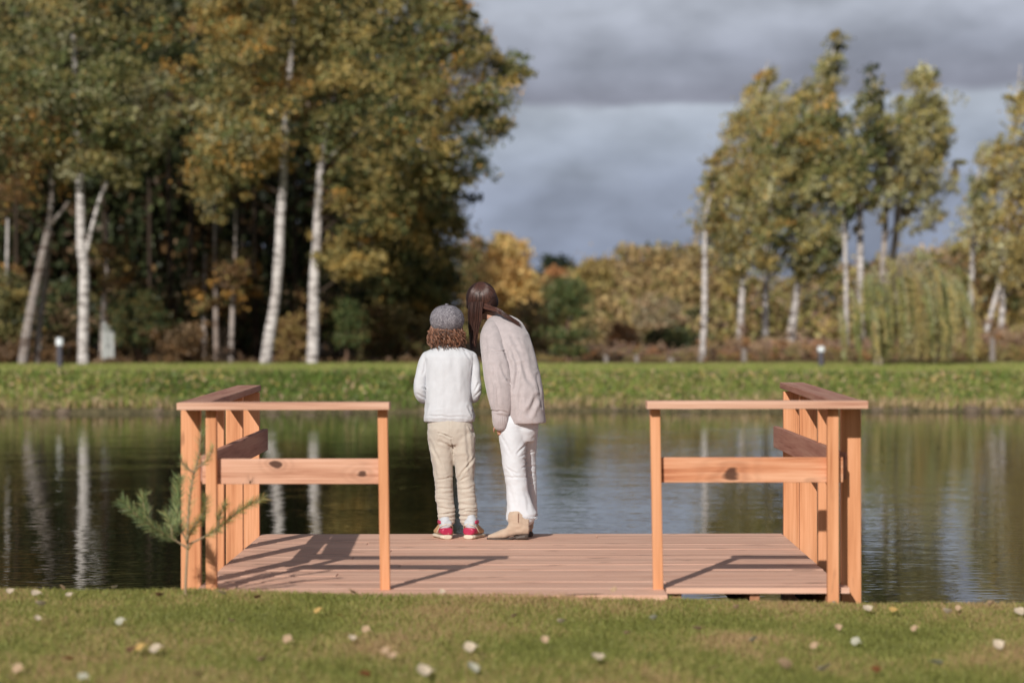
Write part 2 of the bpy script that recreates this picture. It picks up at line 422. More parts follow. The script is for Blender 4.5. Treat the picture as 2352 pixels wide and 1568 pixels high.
rs = np.random.RandomState(3)
nb = 330000
bx = rs.uniform(-3.3, 3.3, nb); by = 8.1+(rs.uniform(0, 1, nb)**.8)*3.75
keep = by < np.array([near_edge(x) for x in bx])+.25
keep &= np.abs(bx) < by*.25+.3
keep &= ~((bx > -1.46) & (bx < .745) & (by > 11.50))
bx, by = bx[keep], by[keep]; nb = len(bx)
bz = np.array([ground_z(x, y) for x, y in zip(bx, by)])-.004
cl = np.array([noise.noise(Vector((x*1.6, y*1.1, 7))) for x, y in zip(bx, by)])
cl2 = np.array([noise.noise(Vector((x*5, y*3, 2))) for x, y in zip(bx, by)])
pal_g = np.array([(.32, .345, .09), (.42, .395, .125), (.52, .39, .175), (.54, .37, .20), (.25, .26, .07)])
u = rs.uniform(0, 1, nb)+cl*1.0+cl2*.35
idx = np.where(u < .22, 4, np.where(u < .52, 0, np.where(u < .78, 1, np.where(u < 1.02, 2, 3))))
gc = pal_g[idx]*rs.uniform(.85, 1.12, (nb, 1))
hh = rs.uniform(.018, .042, nb)*(1+.3*cl); hh = np.where((by > 11.2) & (bx > .8), hh*.8, hh)
o = blades('lawn_grass', np.stack([bx, by], 1), bz, hh, rs.uniform(.0012, .0024, nb), .9, gc, M_grass, rs)
tag(o, 'short green and straw coloured lawn grass on the near bank', 'grass', kind='stuff')

def leaf_mesh(name, L, Wd, curl, col, seed):
    r = random.Random(seed); vs = []; nn = 7
    for i in range(nn):
        t = i/(nn-1); wd = Wd*math.sin(math.pi*min(1, t*.93+.04))**.75*(1-.25*t)
        for k in (-1, 0, 1):
            vs.append((L*(t-.5), wd*k*(1+r.uniform(-.12, .12)), abs(k)*curl*Wd*(.5+r.random()*.5)+curl*L*.5*(2*t-1)**2))
    vs.append((L*.5, 0, curl*L*.5)); vs.append((L*.72, .002, curl*L*.3)); vs.append((L*.72, -.002, curl*L*.3)); vs.append((L*.5, -.003, curl*L*.5))
    fs = []
    for i in range(nn-1):
        for k in (0, 1):
            a = i*3+k; fs.append((a, a+1, a+4, a+3))
    fs.append((nn*3, nn*3+1, nn*3+2, nn*3+3))
    return npmesh(name, vs, fs, np.array([col]*len(fs))*np.random.RandomState(seed).uniform(.85, 1.1, (len(fs), 1)))
LV = {'cream': (.76, .63, .48), 'yellow': (.75, .50, .18), 'tan': (.66, .46, .30), 'brown': (.20, .11, .06), 'grey': (.62, .60, .48), 'red': (.46, .19, .09)}
leafproto = {}
for i, (k, c) in enumerate(LV.items()):
    leafproto[k] = [leaf_mesh('fallen_leaf', .050, .024, .22, c, 10+i*3+j) for j in range(2)]
def ground_hit(x, y):
    "walk along the sight line through (x, y) until it meets the near lawn"
    D = 8.0
    while D < 12.5:
        p = P(x, y, D)
        if p.z <= ground_z(p.x, p.y)+.03: return p
        D += .01
    return None
leaves = [ # x, y, kind, size, own label
 (22,1361,'cream',1.1,None),(82,1366,'cream',1.35,None),(92,1390,'cream',1.35,'lower of two close pale leaves near the left end of the lawn'),(158,1370,'cream',1,None),(86,1424,'cream',.9,None),
 (142,1353,'tan',1,None),(262,1352,'cream',.9,None),(275,1432,'grey',1.2,'greyish fallen leaf lying alone on the left part of the near lawn'),(364,1370,'brown',1.1,'dark brown leaf on the lawn below the pine sapling'),
 (508,1366,'cream',1.4,'large cream fallen leaf on the lawn below the left railing corner'),(590,1376,'brown',1,None),(357,1495,'cream',1.5,'curled cream and yellow leaf low on the left of the near lawn'),(322,1492,'yellow',1.3,None),
 (300,1497,'brown',1.2,None),(155,1518,'red',1.1,'rust red fallen leaf near the bottom left of the lawn'),(190,1560,'grey',1.2,None),(808,1364,'tan',1.2,None),(1015,1363,'cream',.9,None),
 (730,1407,'yellow',1.2,'yellow fallen leaf below the first open post'),(778,1418,'yellow',.9,None),(840,1451,'tan',1.1,None),(808,1470,'cream',1,None),(530,1430,'tan',1,None),(660,1473,'tan',1.2,None),
 (885,1500,'tan',1.1,None),(1078,1493,'cream',1.5,'large pale fallen leaf below the boots, low on the lawn'),(972,1547,'cream',1.7,'largest pale leaf at the bottom centre of the lawn'),(836,1555,'red',1.3,None),(900,1512,'tan',1.2,None),
 (1085,1540,'grey',1.5,'bluish grey fallen leaf at the bottom centre of the lawn'),(1288,1432,'cream',1.1,None),(1372,1515,'cream',1.5,'bright cream leaf in the lower middle of the lawn'),(1440,1460,'tan',1,None),(1500,1424,'grey',1,None),
 (1410,1360,'tan',1,None),(1600,1450,'tan',1.2,None),(1730,1475,'grey',1.1,None),(1870,1490,'tan',1.1,None),(1893,1542,'cream',1.7,'large cream fallen leaf at the bottom right of the lawn'),(1800,1532,'tan',1.7,'long tan leaf left of the large cream one at the bottom right'),
 (1992,1404,'cream',1.4,'cream leaf on the lawn just below the right railing corner'),(2050,1407,'yellow',1.2,'yellow leaf right of the cream one under the right railing'),(1924,1447,'tan',1,None),(1965,1480,'grey',1.2,None),(2175,1410,'cream',1.2,None),
 (2275,1392,'tan',1.1,None),(2340,1411,'cream',1.5,'pale leaf standing on the lawn edge at the far right'),(2292,1488,'cream',1.4,None),(2150,1530,'grey',1.5,None),(2010,1545,'red',1.2,None),(2100,1450,'tan',1,None),(1640,1540,'tan',1.1,None),
 (1250,1475,'tan',1,None),(450,1555,'tan',1.2,None),(40,1540,'tan',1.2,None),(20,1562,'tan',1.4,None),(600,1520,'tan',1.1,None),(1180,1420,'tan',.9,None),(2200,1385+18,'tan',.9,None),(1690,1400,'tan',.9,None)]
r = random.Random(8)
words = {'cream': 'pale cream', 'yellow': 'yellow', 'tan': 'dull tan', 'brown': 'dark brown', 'grey': 'greyish', 'red': 'rust brown'}
for x, y, k, s, lab in leaves:
    p = ground_hit(x, y)
    if p is None: p = P(x, y, 11.3)
    me = leafproto[k][r.randrange(2)]
    o = link('fallen_leaf', me, M_leaf)
    o.location = (p.x, p.y, p.z+.012); s *= .66
    o.scale = (s, s*1.25, s); o.rotation_euler = (r.uniform(-.25, .25)+.60, r.uniform(-.4, .25), r.choice((0, math.pi))+r.uniform(-.7, .7))
    tag(o, lab or words[k]+' fallen leaf lying flat on the near lawn', 'leaf', 'fallen leaves scattered on the near lawn')

# ------------------------------------------------------------------ pine sapling in front of the left railing
def needles(path, rr, n_per_m, L, rs, cols, droop=0):
    V, Fq, C_ = [], [], []
    for i in range(len(path)-1):
        a, b = Vector(path[i]), Vector(path[i+1]); t = (b-a); ln = t.length
        if ln < 1e-6: continue
        t.normalize(); k = max(1, int(n_per_m*ln))
        for j in range(k):
            p = a+(b-a)*rs.random()
            d = Vector((rs.gauss(0, 1), rs.gauss(0, 1), rs.gauss(0, 1))); d = (d-t*d.dot(t)).normalized()
            d = (d+t*rs.uniform(.7, 1.6)).normalized(); l = L*rs.uniform(.6, 1.1)
            s = d.cross(Vector((rs.gauss(0, 1), rs.gauss(0, 1), rs.gauss(0, 1)))).normalized()*.0014*rr
            q = p+d*l; n = len(V)
            V += [p-s, p+s, q+s*.3+Vector((0, 0, -droop*l)), q-s*.3+Vector((0, 0, -droop*l))]
            Fq.append((n, n+1, n+2, n+3)); c = rs.choice(cols); f = rs.uniform(.75, 1.25); C_.append([x*f for x in c])
    return V, Fq, C_
rr_ = random.Random(21)
Ds = 11.25
sap = empty('pine_sapling', P(425, 1385, Ds)); tag(sap, 'small thin pine sapling with upcurved branches in front of the left railing', 'pine')
trunk_p = [tuple(P(x, y, Ds+d)) for x, y, d in ((424,1400,0),(426,1330,0),(430,1255,.01),(432,1180,.02),(442,1100,.02),(455,1050,.01),(462,985,0))]
tp = [tuple(v) for v in smooth_path(trunk_p, 24)]
parts = [tube(tp, [.007-.0045*i/23 for i in range(24)], 6)]
br = [[(430,1257,0),(395,1235,-.03),(345,1205,-.07),(312,1180,-.09),(282,1150,-.10)],
      [(430,1250,.0),(480,1225,.05),(520,1195,.09),(560,1165,.12),(603,1143,.14)],
      [(428,1245,0),(440,1215,-.12),(465,1180,-.2),(475,1140,-.24)],
      [(430,1240,0),(415,1215,.12),(405,1180,.2),(408,1140,.24),(410,1100,.25)],
      [(345,1205,-.07),(335,1180,-.06),(328,1150,-.05),(330,1135,-.05)],
      [(395,1235,-.03),(392,1205,-.02),(380,1178,0)],
      [(500,1210,.07),(505,1180,.05),(520,1155,.04)],
      [(450,1075,0),(475,1055,.04),(490,1025,.06)],
      [(448,1085,0),(425,1070,-.03),(412,1050,-.05)]]
nd_paths = []
for bq in br:
    q = [tuple(v) for v in smooth_path([tuple(P(x, y, Ds+d)) for x, y, d in bq], 12)]
    parts.append(tube(q, [.005-.003*i/11 for i in range(12)], 5)); nd_paths.append(q[2:])
v, f = join_np(parts); link('trunk', npmesh('trunk', v, f), plain('sapling_bark', (.34, .25, .16), .9, .1, 25, .4), sap, True)
V, Fq, Cc = [], [], []
gcols = [(.24, .31, .13), (.30, .37, .16), (.17, .24, .10), (.40, .38, .16)]
ycols = [(.45, .27, .06), (.30, .25, .08), (.20, .22, .08), (.5, .33, .10)]
for q, dens, L in [(nd_paths[0], 2000, .058), (nd_paths[1], 1300, .05), (nd_paths[2], 1100, .05), (nd_paths[3], 2200, .06), (nd_paths[4], 2000, .05), (nd_paths[5], 1600, .05), (nd_paths[6], 1300, .045), (nd_paths[7], 700, .045), (nd_paths[8], 600, .045), (tp[7:], 420, .05)]:
    yel = q is nd_paths[1] or q is nd_paths[2] or q is nd_paths[6] or q is nd_paths[7]
    a, b_, c_ = needles(q, 1, dens, L, rr_, (ycols+gcols[:2]) if yel else gcols)
    n = len(V); V += a; Fq += [tuple(i+n for i in t) for t in b_]; Cc += c_
link('needles', npmesh('needles', [tuple(v) for v in V], Fq, np.array(Cc)), M_needle, sap)

# ------------------------------------------------------------------ trees
GREEN, OLIVE, YOLIVE = (.16, .19, .065), (.29, .26, .09), (.42, .32, .10)
ORANGE, YELLOW, DGREEN = (.55, .30, .06), (.62, .42, .11), (.05, .065, .024)
BROWN, PALE, RUST, TAN = (.22, .125, .05), (.42, .40, .22), (.40, .19, .07), (.40, .28, .16)
def inside(poly, x, y):
    c = False; n = len(poly)
    for i in range(n):
        x1, y1 = poly[i]; x2, y2 = poly[i-1]
        if (y1 > y) != (y2 > y) and x < (x2-x1)*(y-y1)/(y2-y1)+x1: c = not c
    return c
def edge_dist(poly, x, y):
    d = 1e9; n = len(poly)
    for i in range(n):
        x1, y1 = poly[i]; x2, y2 = poly[i-1]; dx, dy = x2-x1, y2-y1
        t = max(0, min(1, ((x-x1)*dx+(y-y1)*dy)/(dx*dx+dy*dy+1e-9)))
        d = min(d, math.hypot(x-x1-t*dx, y-y1-t*dy))
    return d
def crown_data(poly, D, depth, nclump, cr, per, leaf, pal, seed, shear=(0, 0), flat=.6, aniso=(1, 1), dshift=0):
    """clumps of leaf-shaped quads filling an outline drawn at distance D.
    pal: list of (weight, colour); returns verts, faces, colours, clump centres"""
    R = np.random.RandomState(seed); rr = random.Random(seed)
    if leaf < .16: leaf *= .78; per = int(per*1.5); cr *= .84; nclump = int(nclump*1.0)
    xs = [p[0] for p in poly]; ys = [p[1] for p in poly]
    m = D/F; maxd = 1
    for _ in range(60):
        maxd = max(maxd, edge_dist(poly, rr.uniform(min(xs), max(xs)), rr.uniform(min(ys), max(ys))) if True else 0)
    maxd = min(maxd, (max(xs)-min(xs))*.5)
    cs = []; tries = 0
    inset = cr*.40/m; es = []
    while len(cs) < nclump and tries < nclump*30:
        tries += 1; x, y = rr.uniform(min(xs), max(xs)), rr.uniform(min(ys), max(ys))
        if not inside(poly, x, y): continue
        e = edge_dist(poly, x, y)
        if leaf < .16 and rr.random() < .10: x += rr.gauss(8, 26); y += rr.gauss(0, 26)
        elif e < inset*rr.random(): continue
        th = math.sqrt(max(.06, min(1, e/maxd)))*depth
        # more clumps near the surface of the crown than inside it
        s = rr.choice((-1, 1))*(rr.random()**.6)
        cs.append(tuple(P(x, y, D+s*th+dshift))); es.append(min(1, max(.45, e*m/cr+.2)))
    cs = np.array(cs); n = len(cs)*per
    size = R.uniform(.6, 1.3, len(cs))*np.array(es); cen = np.repeat(cs, per, 0); sz = np.repeat(size, per)
    # every clump is a feathery spray blown towards +x, drooping a little
    dv = np.stack([.75+R.normal(0, .35, len(cs)), R.normal(0, .45, len(cs)), -.12+shear[0]*.5+R.normal(0, .38, len(cs))], 1)
    dv /= np.linalg.norm(dv, axis=1, keepdims=True); dvr = np.repeat(dv, per, 0)
    along = R.uniform(-1, 1, (n, 1)); taper = (1.15-.55*(along+1)/2)
    off = R.normal(0, 1, (n, 3))*np.array([1, 1, .8])*(.40*cr*taper)+dvr*along*cr*1.15
    off *= sz[:, None]; off[:, 2] -= .25*cr*along[:, 0]**2*sz
    c = cen+off
    a = R.normal(0, 1, (n, 3)); a /= np.linalg.norm(a, axis=1, keepdims=True)
    b = np.cross(a, R.normal(0, 1, (n, 3))); b /= np.linalg.norm(b, axis=1, keepdims=True)+1e-9
    l = leaf*R.uniform(.6, 1.3, (n, 1))
    V = np.concatenate([c-a*l*.5, c+b*l*.32, c+a*l*.5, c-b*l*.32])
    i = np.arange(n); Fq = np.stack([i, i+n, i+2*n, i+3*n], 1)
    w = np.array([p[0] for p in pal], float); w /= w.sum(); cols = np.array([p[1] for p in pal])
    ci = R.choice(len(pal), len(cs), p=w); cc = np.repeat(ci, per)
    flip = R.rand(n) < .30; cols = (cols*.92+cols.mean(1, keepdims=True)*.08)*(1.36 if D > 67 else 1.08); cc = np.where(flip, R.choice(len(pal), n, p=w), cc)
    C_ = cols[cc]*R.uniform(.65, 1.35, (n, 1))*np.repeat(R.uniform(.8, 1.2, len(cs)), per)[:, None]
    return V, Fq, C_, cs
def make_tree(name, label, cat, stems, D, crowns, bark, group=None, limbs=14, seed=1, leafm=None, seg=9, limb_r=.05):
    """stems: list of [(x, y, radius_m, dD)...] ; crowns: list of dict for crown_data"""
    x0, y0 = stems[0][0][:2]
    base = P(x0, y0, D); base.z = ground_z(base.x, base.y)-.02
    t = empty(name, base); tag(t, label, cat, group)
    parts = []; top = []
    rj = random.Random(seed)
    for st in stems:
        pts = [tuple(P(p[0], p[1], D+(p[3] if len(p) > 3 else 0)))+(p[2],) for p in st]
        sm = smooth_path(pts, max(8, 5*len(pts)))
        q = [tuple(s[:3]) for s in sm]; parts.append(tube(q, [max(.006, .86*s[3]*(1+rj.uniform(-.05, .05))) for s in sm], seg)); top += [(s[:3], s[3]) for s in sm]
    nstem = len(parts)
    Vs, Fs, Cs, n = [], [], [], 0; allc = []
    for k, cd in enumerate(crowns):
        V, Fq, C_, cs = crown_data(D=D, seed=seed*13+k, **cd) if 'D' not in cd else crown_data(seed=seed*13+k, **cd)
        Vs.append(V); Fs.append(Fq+n); Cs.append(C_); n += len(V); allc.append(cs)
    if allc:
        allc = np.concatenate(allc)
        for i in rj.sample(range(len(allc)), min(limbs, len(allc))):
            c = allc[i]; best = None
            for s, rad in top:
                d = np.linalg.norm(np.array(s)-c)+max(0, s[2]-c[2]+.3*np.hypot(s[0]-c[0], s[1]-c[1]))*3
                if best is None or d < best[0]: best = (d, s, rad)
            s = np.array(best[1]); mid = (s+c)/2+np.array([0, 0, .12*np.linalg.norm(c-s)])
            q = smooth_path([tuple(s), tuple(mid), tuple(c)], 7); r0 = min(best[2]*.5, limb_r)
            parts.append(tube([tuple(v) for v in q], [r0*(1-.13*k) for k in range(7)], 5))
    v, f = join_np(parts); me = npmesh('trunk', v, f); nf = sum(len(p[1]) for p in parts[:nstem])
    tr = link('trunk', me, [bark, M_bark], t, True)
    me.polygons.foreach_set('material_index', np.array([0]*nf+[1]*(len(f)-nf), dtype=np.int32))
    if Vs:
        link('crown', npmesh('crown', np.concatenate(Vs), np.concatenate(Fs), np.concatenate(Cs)), leafm or M_leaf, t)
    return t

M_birch_dd = birch_mat('birch_bark_dark', (.22, .18, .155), 1.0)
# --- left grove, front row
gp = [(4, GREEN), (3, OLIVE), (1.3, YOLIVE), (2.2, PALE), (.4, ORANGE), (1.2, DGREEN)]
make_tree('birch_tree', 'white forked birch with green crown beside the left bollard lamp', 'birch',
  [[(191,838,.17),(192,760,.155),(194,620,.15),(187,560,.14),(184,400,.12),(178,250,.09,.2),(170,60,.06,.3),(165,-150,.03)],
   [(199,575,.065),(212,520,.058),(232,450,.05),(258,400,.042)]], 60,
  [dict(poly=[(-60,-260),(330,-260),(400,60),(425,180),(380,330),(300,430),(250,330),(180,360),(60,330),(-60,380)], depth=3.0, nclump=330, cr=.62, per=95, leaf=.13, pal=gp, shear=(.3,.25)),
   dict(poly=[(90,330),(330,330),(300,440),(255,420),(200,390),(150,430)], depth=1.6, nclump=34, cr=.42, per=80, leaf=.12, pal=gp)], M_birch, seed=2, limbs=30)
make_tree('birch_tree', 'pair of leaning stained birch trunks at the left edge of the grove', 'birch',
  [[(52,834,.16),(66,740,.15),(90,620,.12),(110,530,.10),(118,470,.08),(120,380,.06),(122,250,.04)],
   [(112,520,.05),(135,492,.04),(158,462,.035)],
   [(84,834,.10,.4),(92,740,.09,.4),(105,640,.08,.4),(112,560,.07,.3),(118,490,.06,.1)]], 60.6,
  [dict(poly=[(-60,150),(110,120),(170,300),(160,430),(60,480),(-60,520)], depth=1.8, nclump=80, cr=.5, per=80, leaf=.12, pal=[(2,OLIVE),(1.5,ORANGE),(1.6,BROWN),(1,DGREEN)])], M_birch_dd, seed=3, limbs=10)
op = [(1.2, ORANGE), (1.6, YELLOW), (3.2, YOLIVE), (3.4, OLIVE), (2.2, GREEN), (1, PALE), (.8, DGREEN)]
make_tree('birch_tree', 'tall white birch leaning right under an orange crown, left of the straight one', 'birch',
  [[(610,838,.19),(617,780,.17),(632,690,.15),(640,600,.145),(645,500,.13),(650,430,.12),(656,300,.10),(667,160,.08,.2),(680,0,.06),(690,-140,.03)]], 60,
  [dict(poly=[(440,-260),(760,-260),(740,60),(720,180),(700,330),(640,400),(560,400),(500,420),(430,440),(455,330),(430,200),(440,60)], depth=2.5, nclump=270, cr=.58, per=90, leaf=.13, pal=op, shear=(.3,.2)),
   dict(poly=[(440,300),(520,330),(600,330),(600,420),(540,440),(500,520),(455,500),(440,430)], depth=1.4, nclump=42, cr=.42, per=80, leaf=.12, pal=op)], M_birch, seed=4, limbs=26)
rp_ = [(2.4, YOLIVE), (3.4, OLIVE), (2.6, GREEN), (.4, ORANGE), (.6, YELLOW), (2, DGREEN)]
make_tree('birch_tree', 'straight white birch under the big leaning crown at the right end of the grove', 'birch',
  [[(717,838,.18),(720,760,.165),(722,640,.16),(728,560,.145),(731,480,.12),(738,380,.10),(760,250,.06,.8),(800,120,.04,1.2),(850,0,.03,1.4)],
   [(740,380,.04),(800,320,.035,.5),(880,250,.03,.5),(980,170,.025,.3),(1080,120,.02,.1)]], 60.5,
  [dict(poly=[(720,-260),(1040,-260),(1070,0),(1112,75),(1168,140),(1212,158),(1172,230),(1170,305),(1115,380),(1052,430),(960,430),(900,470),(840,440),(760,420),(700,330),(720,120)], depth=3.2, nclump=470, cr=.56, per=95, leaf=.13, pal=rp_, shear=(.5,.3)),
   dict(poly=[(725,560),(770,545),(850,560),(905,590),(880,625),(840,655),(800,650),(755,625),(730,600)], depth=1.0, nclump=34, cr=.35, per=85, leaf=.12, pal=[(3,YOLIVE),(2,OLIVE),(1,YELLOW)]),
   dict(poly=[(760,420),(900,430),(960,440),(980,500),(900,540),(840,570),(790,540),(770,480)], depth=1.4, nclump=60, cr=.42, per=80, leaf=.12, pal=rp_),
   dict(poly=[(1050,10),(1100,60),(1140,120),(1195,150),(1150,170),(1090,130)], depth=.9, nclump=18, cr=.32, per=45, leaf=.11, pal=[(3,DGREEN),(2,OLIVE),(1,YOLIVE)])], M_birch, seed=5, limbs=44)
# thin trunks inside the grove
thin = [('thin dark birch trunk in the grove, behind and left of the leaning white birch', 530, 640, .085, 63, 6, [(500,600),(560,580),(570,700),(520,690)]),
        ('spotted slim birch trunk with orange twigs deep in the grove shade', 497, 610, .09, 64, -2, [(480,560),(560,540),(585,640),(540,720),(490,690)]),
        ('short slim birch trunk at the foot of the orange shrubs', 469, 740, .09, 64.5, 1, [(440,650),(490,640),(500,700),(450,720)]),
        ('slim pale birch just left of the grey upright boards', 232, 650, .08, 66, 8, [(200,560),(300,540),(310,640),(240,680)]),
        ('slim birch with yellow leaves at the far left frame edge', 6, 660, .09, 64, 6, [(-30,600),(60,620),(60,740),(-30,740)]),
        ('slim birch trunk on the right end of the dark grove', 929, 470, .12, 66, 3, None)]
for i, (lab, x, yt, r0, D, lean, poly) in enumerate(thin):
    cr_ = [dict(poly=poly, depth=1, nclump=22, cr=.38, per=55, leaf=.13, pal=[(3,BROWN),(.8,ORANGE),(1,YOLIVE),(1,OLIVE),(1.5,DGREEN)])] if poly else \
          [dict(poly=[(880,440),(960,380),(1045,390),(1060,470),(1055,560),(1035,620),(1055,690),(1010,730),(960,700),(930,760),(880,720),(860,620),(850,520)], depth=2.4, nclump=240, cr=.55, per=80, leaf=.15, pal=[(2,YOLIVE),(3,OLIVE),(2,GREEN),(2,DGREEN),(.7,YELLOW)])]
    make_tree('birch_tree', lab, 'birch', [[(x,836,r0),(x+lean*.4,760,r0*.9),(x+lean,(yt+700)/2,r0*.8),(x+lean*1.5,yt,r0*.6),(x+lean*2,yt-160,r0*.4)]], D, cr_, M_birch_d if i < 4 else M_birch, seed=20+i, limbs=8, group='slim birch trunks standing in the grove shade' if i in (0,1,2) else None)
# more white-ish stems in the shade
def pine(label, x, ybase, ytop, D, segs, seed, r0=.05, cols=None, group=None):
    t = empty('pine_tree', P(x, ybase, D)); tag(t, label, 'pine', group)
    rg = random.Random(seed); sc_ = D/F
    h = (ybase-ytop)*sc_; q = [(P(x, ybase+10, D)+Vector((rg.uniform(-.02, .02), 0, (h+.2)*k/8))) for k in range(9)]
    parts = [tube(q, [r0*(1-.09*k) for k in range(9)], 7)]; V, Fq, Cc = [], [], []
    cols = cols or [(.085, .13, .045), (.14, .19, .07), (.05, .08, .03), (.2, .18, .06)]
    for (fy, L) in segs:                   # height fraction, branch length (m)
        for k in range(8):
            a = 2*math.pi*(k/8)+rg.uniform(-.3, .3); s = q[0]+(q[-1]-q[0])*fy
            e = s+Vector((math.cos(a)*L, math.sin(a)*L, L*rg.uniform(.15, .5)))
            m = (s+e)/2+Vector((0, 0, -.08*L)); p = [tuple(v) for v in smooth_path([tuple(s), tuple(m), tuple(e)], 6)]
            parts.append(tube(p, [.02*(1-.14*i) for i in range(6)], 4))
            for j in range(5):
                c = s.lerp(e, .35+.65*j/4)
                for _ in range(26):
                    d = Vector((rg.gauss(0, 1), rg.gauss(0, 1), rg.gauss(.25, .8))).normalized(); p0 = c+Vector((rg.gauss(0, .10), rg.gauss(0, .10), rg.gauss(0, .07)))
                    l = rg.uniform(.07, .14); sd = d.cross(Vector((rg.gauss(0, 1), rg.gauss(0, 1), rg.gauss(0, 1)))).normalized()*.013
                    n = len(V); V += [p0-sd, p0+sd, p0+d*l+sd*.4, p0+d*l-sd*.4]; Fq.append((n, n+1, n+2, n+3)); cc = rg.choice(cols); f = rg.uniform(.7, 1.3); Cc.append([v*f for v in cc])
    v, f = join_np(parts); link('trunk', npmesh('trunk', v, f), M_pinebark, t, True)
    link('crown', npmesh('crown', [tuple(a) for a in V], Fq, np.array(Cc)), M_needle, t)
pine('young green pine with bare lower stem in front of the dark grove', 797, 835, 705, 61.5, [(.95,.22),(.80,.38),(.62,.30),(.38,.42)], 4)
pine('small bushy pine beside the pale boards in the grove', 318, 835, 690, 62.5, [(.98,.25),(.85,.45),(.68,.65),(.5,.7),(.35,.5)], 5, cols=[(.05, .09, .04), (.10, .13, .05), (.22, .16, .05)])
pine('green pine with bare lower stem beyond the two people', 1306, 845, 660, 62, [(.97,.22),(.88,.5),(.76,.6),(.64,.5),(.36,.62),(.22,.4)], 6, .07)

# dark wood behind the front birches
def woods(name, label, rows, kind='stuff', trunkbark=None, trunks=()):
    Vs, Fs, Cs, n = [], [], [], 0
    for k, cd in enumerate(rows):
        V, Fq, C_, cs = crown_data(**cd); Vs.append(V); Fs.append(Fq+n); Cs.append(C_); n += len(V)
    o = link(name, npmesh(name, np.concatenate(Vs), np.concatenate(Fs), np.concatenate(Cs)), M_leaf); tag(o, label, 'woods', kind=kind); return o
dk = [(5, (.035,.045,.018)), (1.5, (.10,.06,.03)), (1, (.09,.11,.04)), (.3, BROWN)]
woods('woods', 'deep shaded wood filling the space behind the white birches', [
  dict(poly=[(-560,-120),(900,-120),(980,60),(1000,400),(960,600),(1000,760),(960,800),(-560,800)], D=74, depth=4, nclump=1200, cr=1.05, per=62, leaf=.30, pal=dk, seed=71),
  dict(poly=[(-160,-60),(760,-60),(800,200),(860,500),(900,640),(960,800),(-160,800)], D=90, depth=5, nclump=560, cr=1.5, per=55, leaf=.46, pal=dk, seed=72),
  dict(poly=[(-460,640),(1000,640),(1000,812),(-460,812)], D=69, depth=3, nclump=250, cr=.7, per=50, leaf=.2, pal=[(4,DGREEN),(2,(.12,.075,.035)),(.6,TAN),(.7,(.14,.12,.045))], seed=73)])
rg = random.Random(9)
darkx = [40, 75, 160, 250, 345, 395, 430, 560, 590, 680, 770, 830, 865, 960]
tgrp = 'dark tree stems standing in the wood behind the birches'
for i, x in enumerate(darkx):
    D = rg.uniform(66, 73); lean = rg.uniform(-14, 14)
    make_tree('forest_tree', 'slim dark stem rising in the shade of the wood', 'tree', [[(x,822,rg.uniform(.07,.12)),(x+lean*.5,650,.08),(x+lean,400,.06),(x+lean,150,.04)]], D, [], M_bark, seed=50+i, group=tgrp, seg=6)
# orange and brown shrubs at the grove foot
def bush(name, label, cat, poly, D, depth, n, cr, leaf, pal, seed, per=60, group=None):
    bx0 = sum(p[0] for p in poly)/len(poly); yb = max(p[1] for p in poly)
    base = P(bx0, yb, D); base.z = ground_z(base.x, base.y)
    t = empty(name, base); tag(t, label, cat, group)
    V, Fq, C_, cs = crown_data(poly=poly, D=D, depth=depth, nclump=n, cr=cr, per=per, leaf=leaf, pal=pal, seed=seed)
    parts = []
    rg = random.Random(seed)
    for c in cs[:: max(1, len(cs)//8)]:
        q = smooth_path([tuple(base+Vector((rg.uniform(-.3, .3), 0, -.05))), tuple((Vector(c)+base)/2+Vector((0, 0, .1))), tuple(c)], 6)
        parts.append(tube([tuple(v) for v in q], [.03*(1-.14*i) for i in range(6)], 5))
    v, f = join_np(parts); link('stems', npmesh('stems', v, f), M_bark, t, True)
    link('foliage', npmesh('foliage', V, Fq, C_), M_leaf, t); return t
bush('shrub', 'straw and rust coloured shrub at the foot of the dark grove', 'shrub', [(350,760),(470,740),(480,830),(340,832)], 62, .8, 34, .3, .11, [(1,TAN),(3,BROWN),(1,(.14,.09,.04))], 81)
bush('shrub', 'yellow leafed shrub between the two tall white birches', 'shrub', [(650,720),(700,700),(705,830),(640,832)], 63, .8, 40, .32, .12, [(1,YOLIVE),(1,(.36,.25,.08)),(2,BROWN)], 82)
bush('shrub', 'tawny shrub with drooping orange leaves in the grove', 'shrub', [(440,640),(520,600),(590,620),(600,700),(540,720),(460,720)], 65, 1, 44, .4, .13, [(2,BROWN),(1,ORANGE),(1,(.2,.16,.06)),(2,(.1,.07,.03))], 83)
bush('shrub', 'pale yellow green shrub at the far left of the grove', 'shrub', [(-60,640),(50,620),(80,730),(60,790),(-60,800)], 63.5, 1, 60, .4, .13, [(1,YOLIVE),(2,OLIVE),(2,DGREEN)], 84)
bush('shrub', 'brown dry shrub at the right end of the grove behind the child', 'shrub', [(830,700),(960,690),(1000,760),(1000,830),(830,832)], 64, 1, 70, .4, .13, [(2,(.24,.19,.07)),(2,BROWN),(1,OLIVE),(2,DGREEN)], 85)
bush('shrub', 'rusty brown undergrowth left of the forked birch', 'shrub', [(-60,775),(70,770),(170,785),(180,830),(-60,832)], 63, .8, 50, .3, .11, [(3,BROWN),(1,(.26,.17,.1))], 86)
# pale boards among the trunks
t = empty('board_fence', P(247, 815, 65)); tag(t, 'pale grey upright boards standing among the trunks right of the forked birch', 'boards')
for x0, x1, yt in ((234,244,738),(245,253,748),(254,262,758)):
    B = Boards(); a = P(x0, yt, 65); b_ = P(x1, 815, 65); B.box(a.x, b_.x, 65, 65.03, b_.z-.1, a.z, .004)
    B.done('board', plain('weathered_board_%d' % x0, (.42, .44, .43), .8, .2, 15, .2), t)

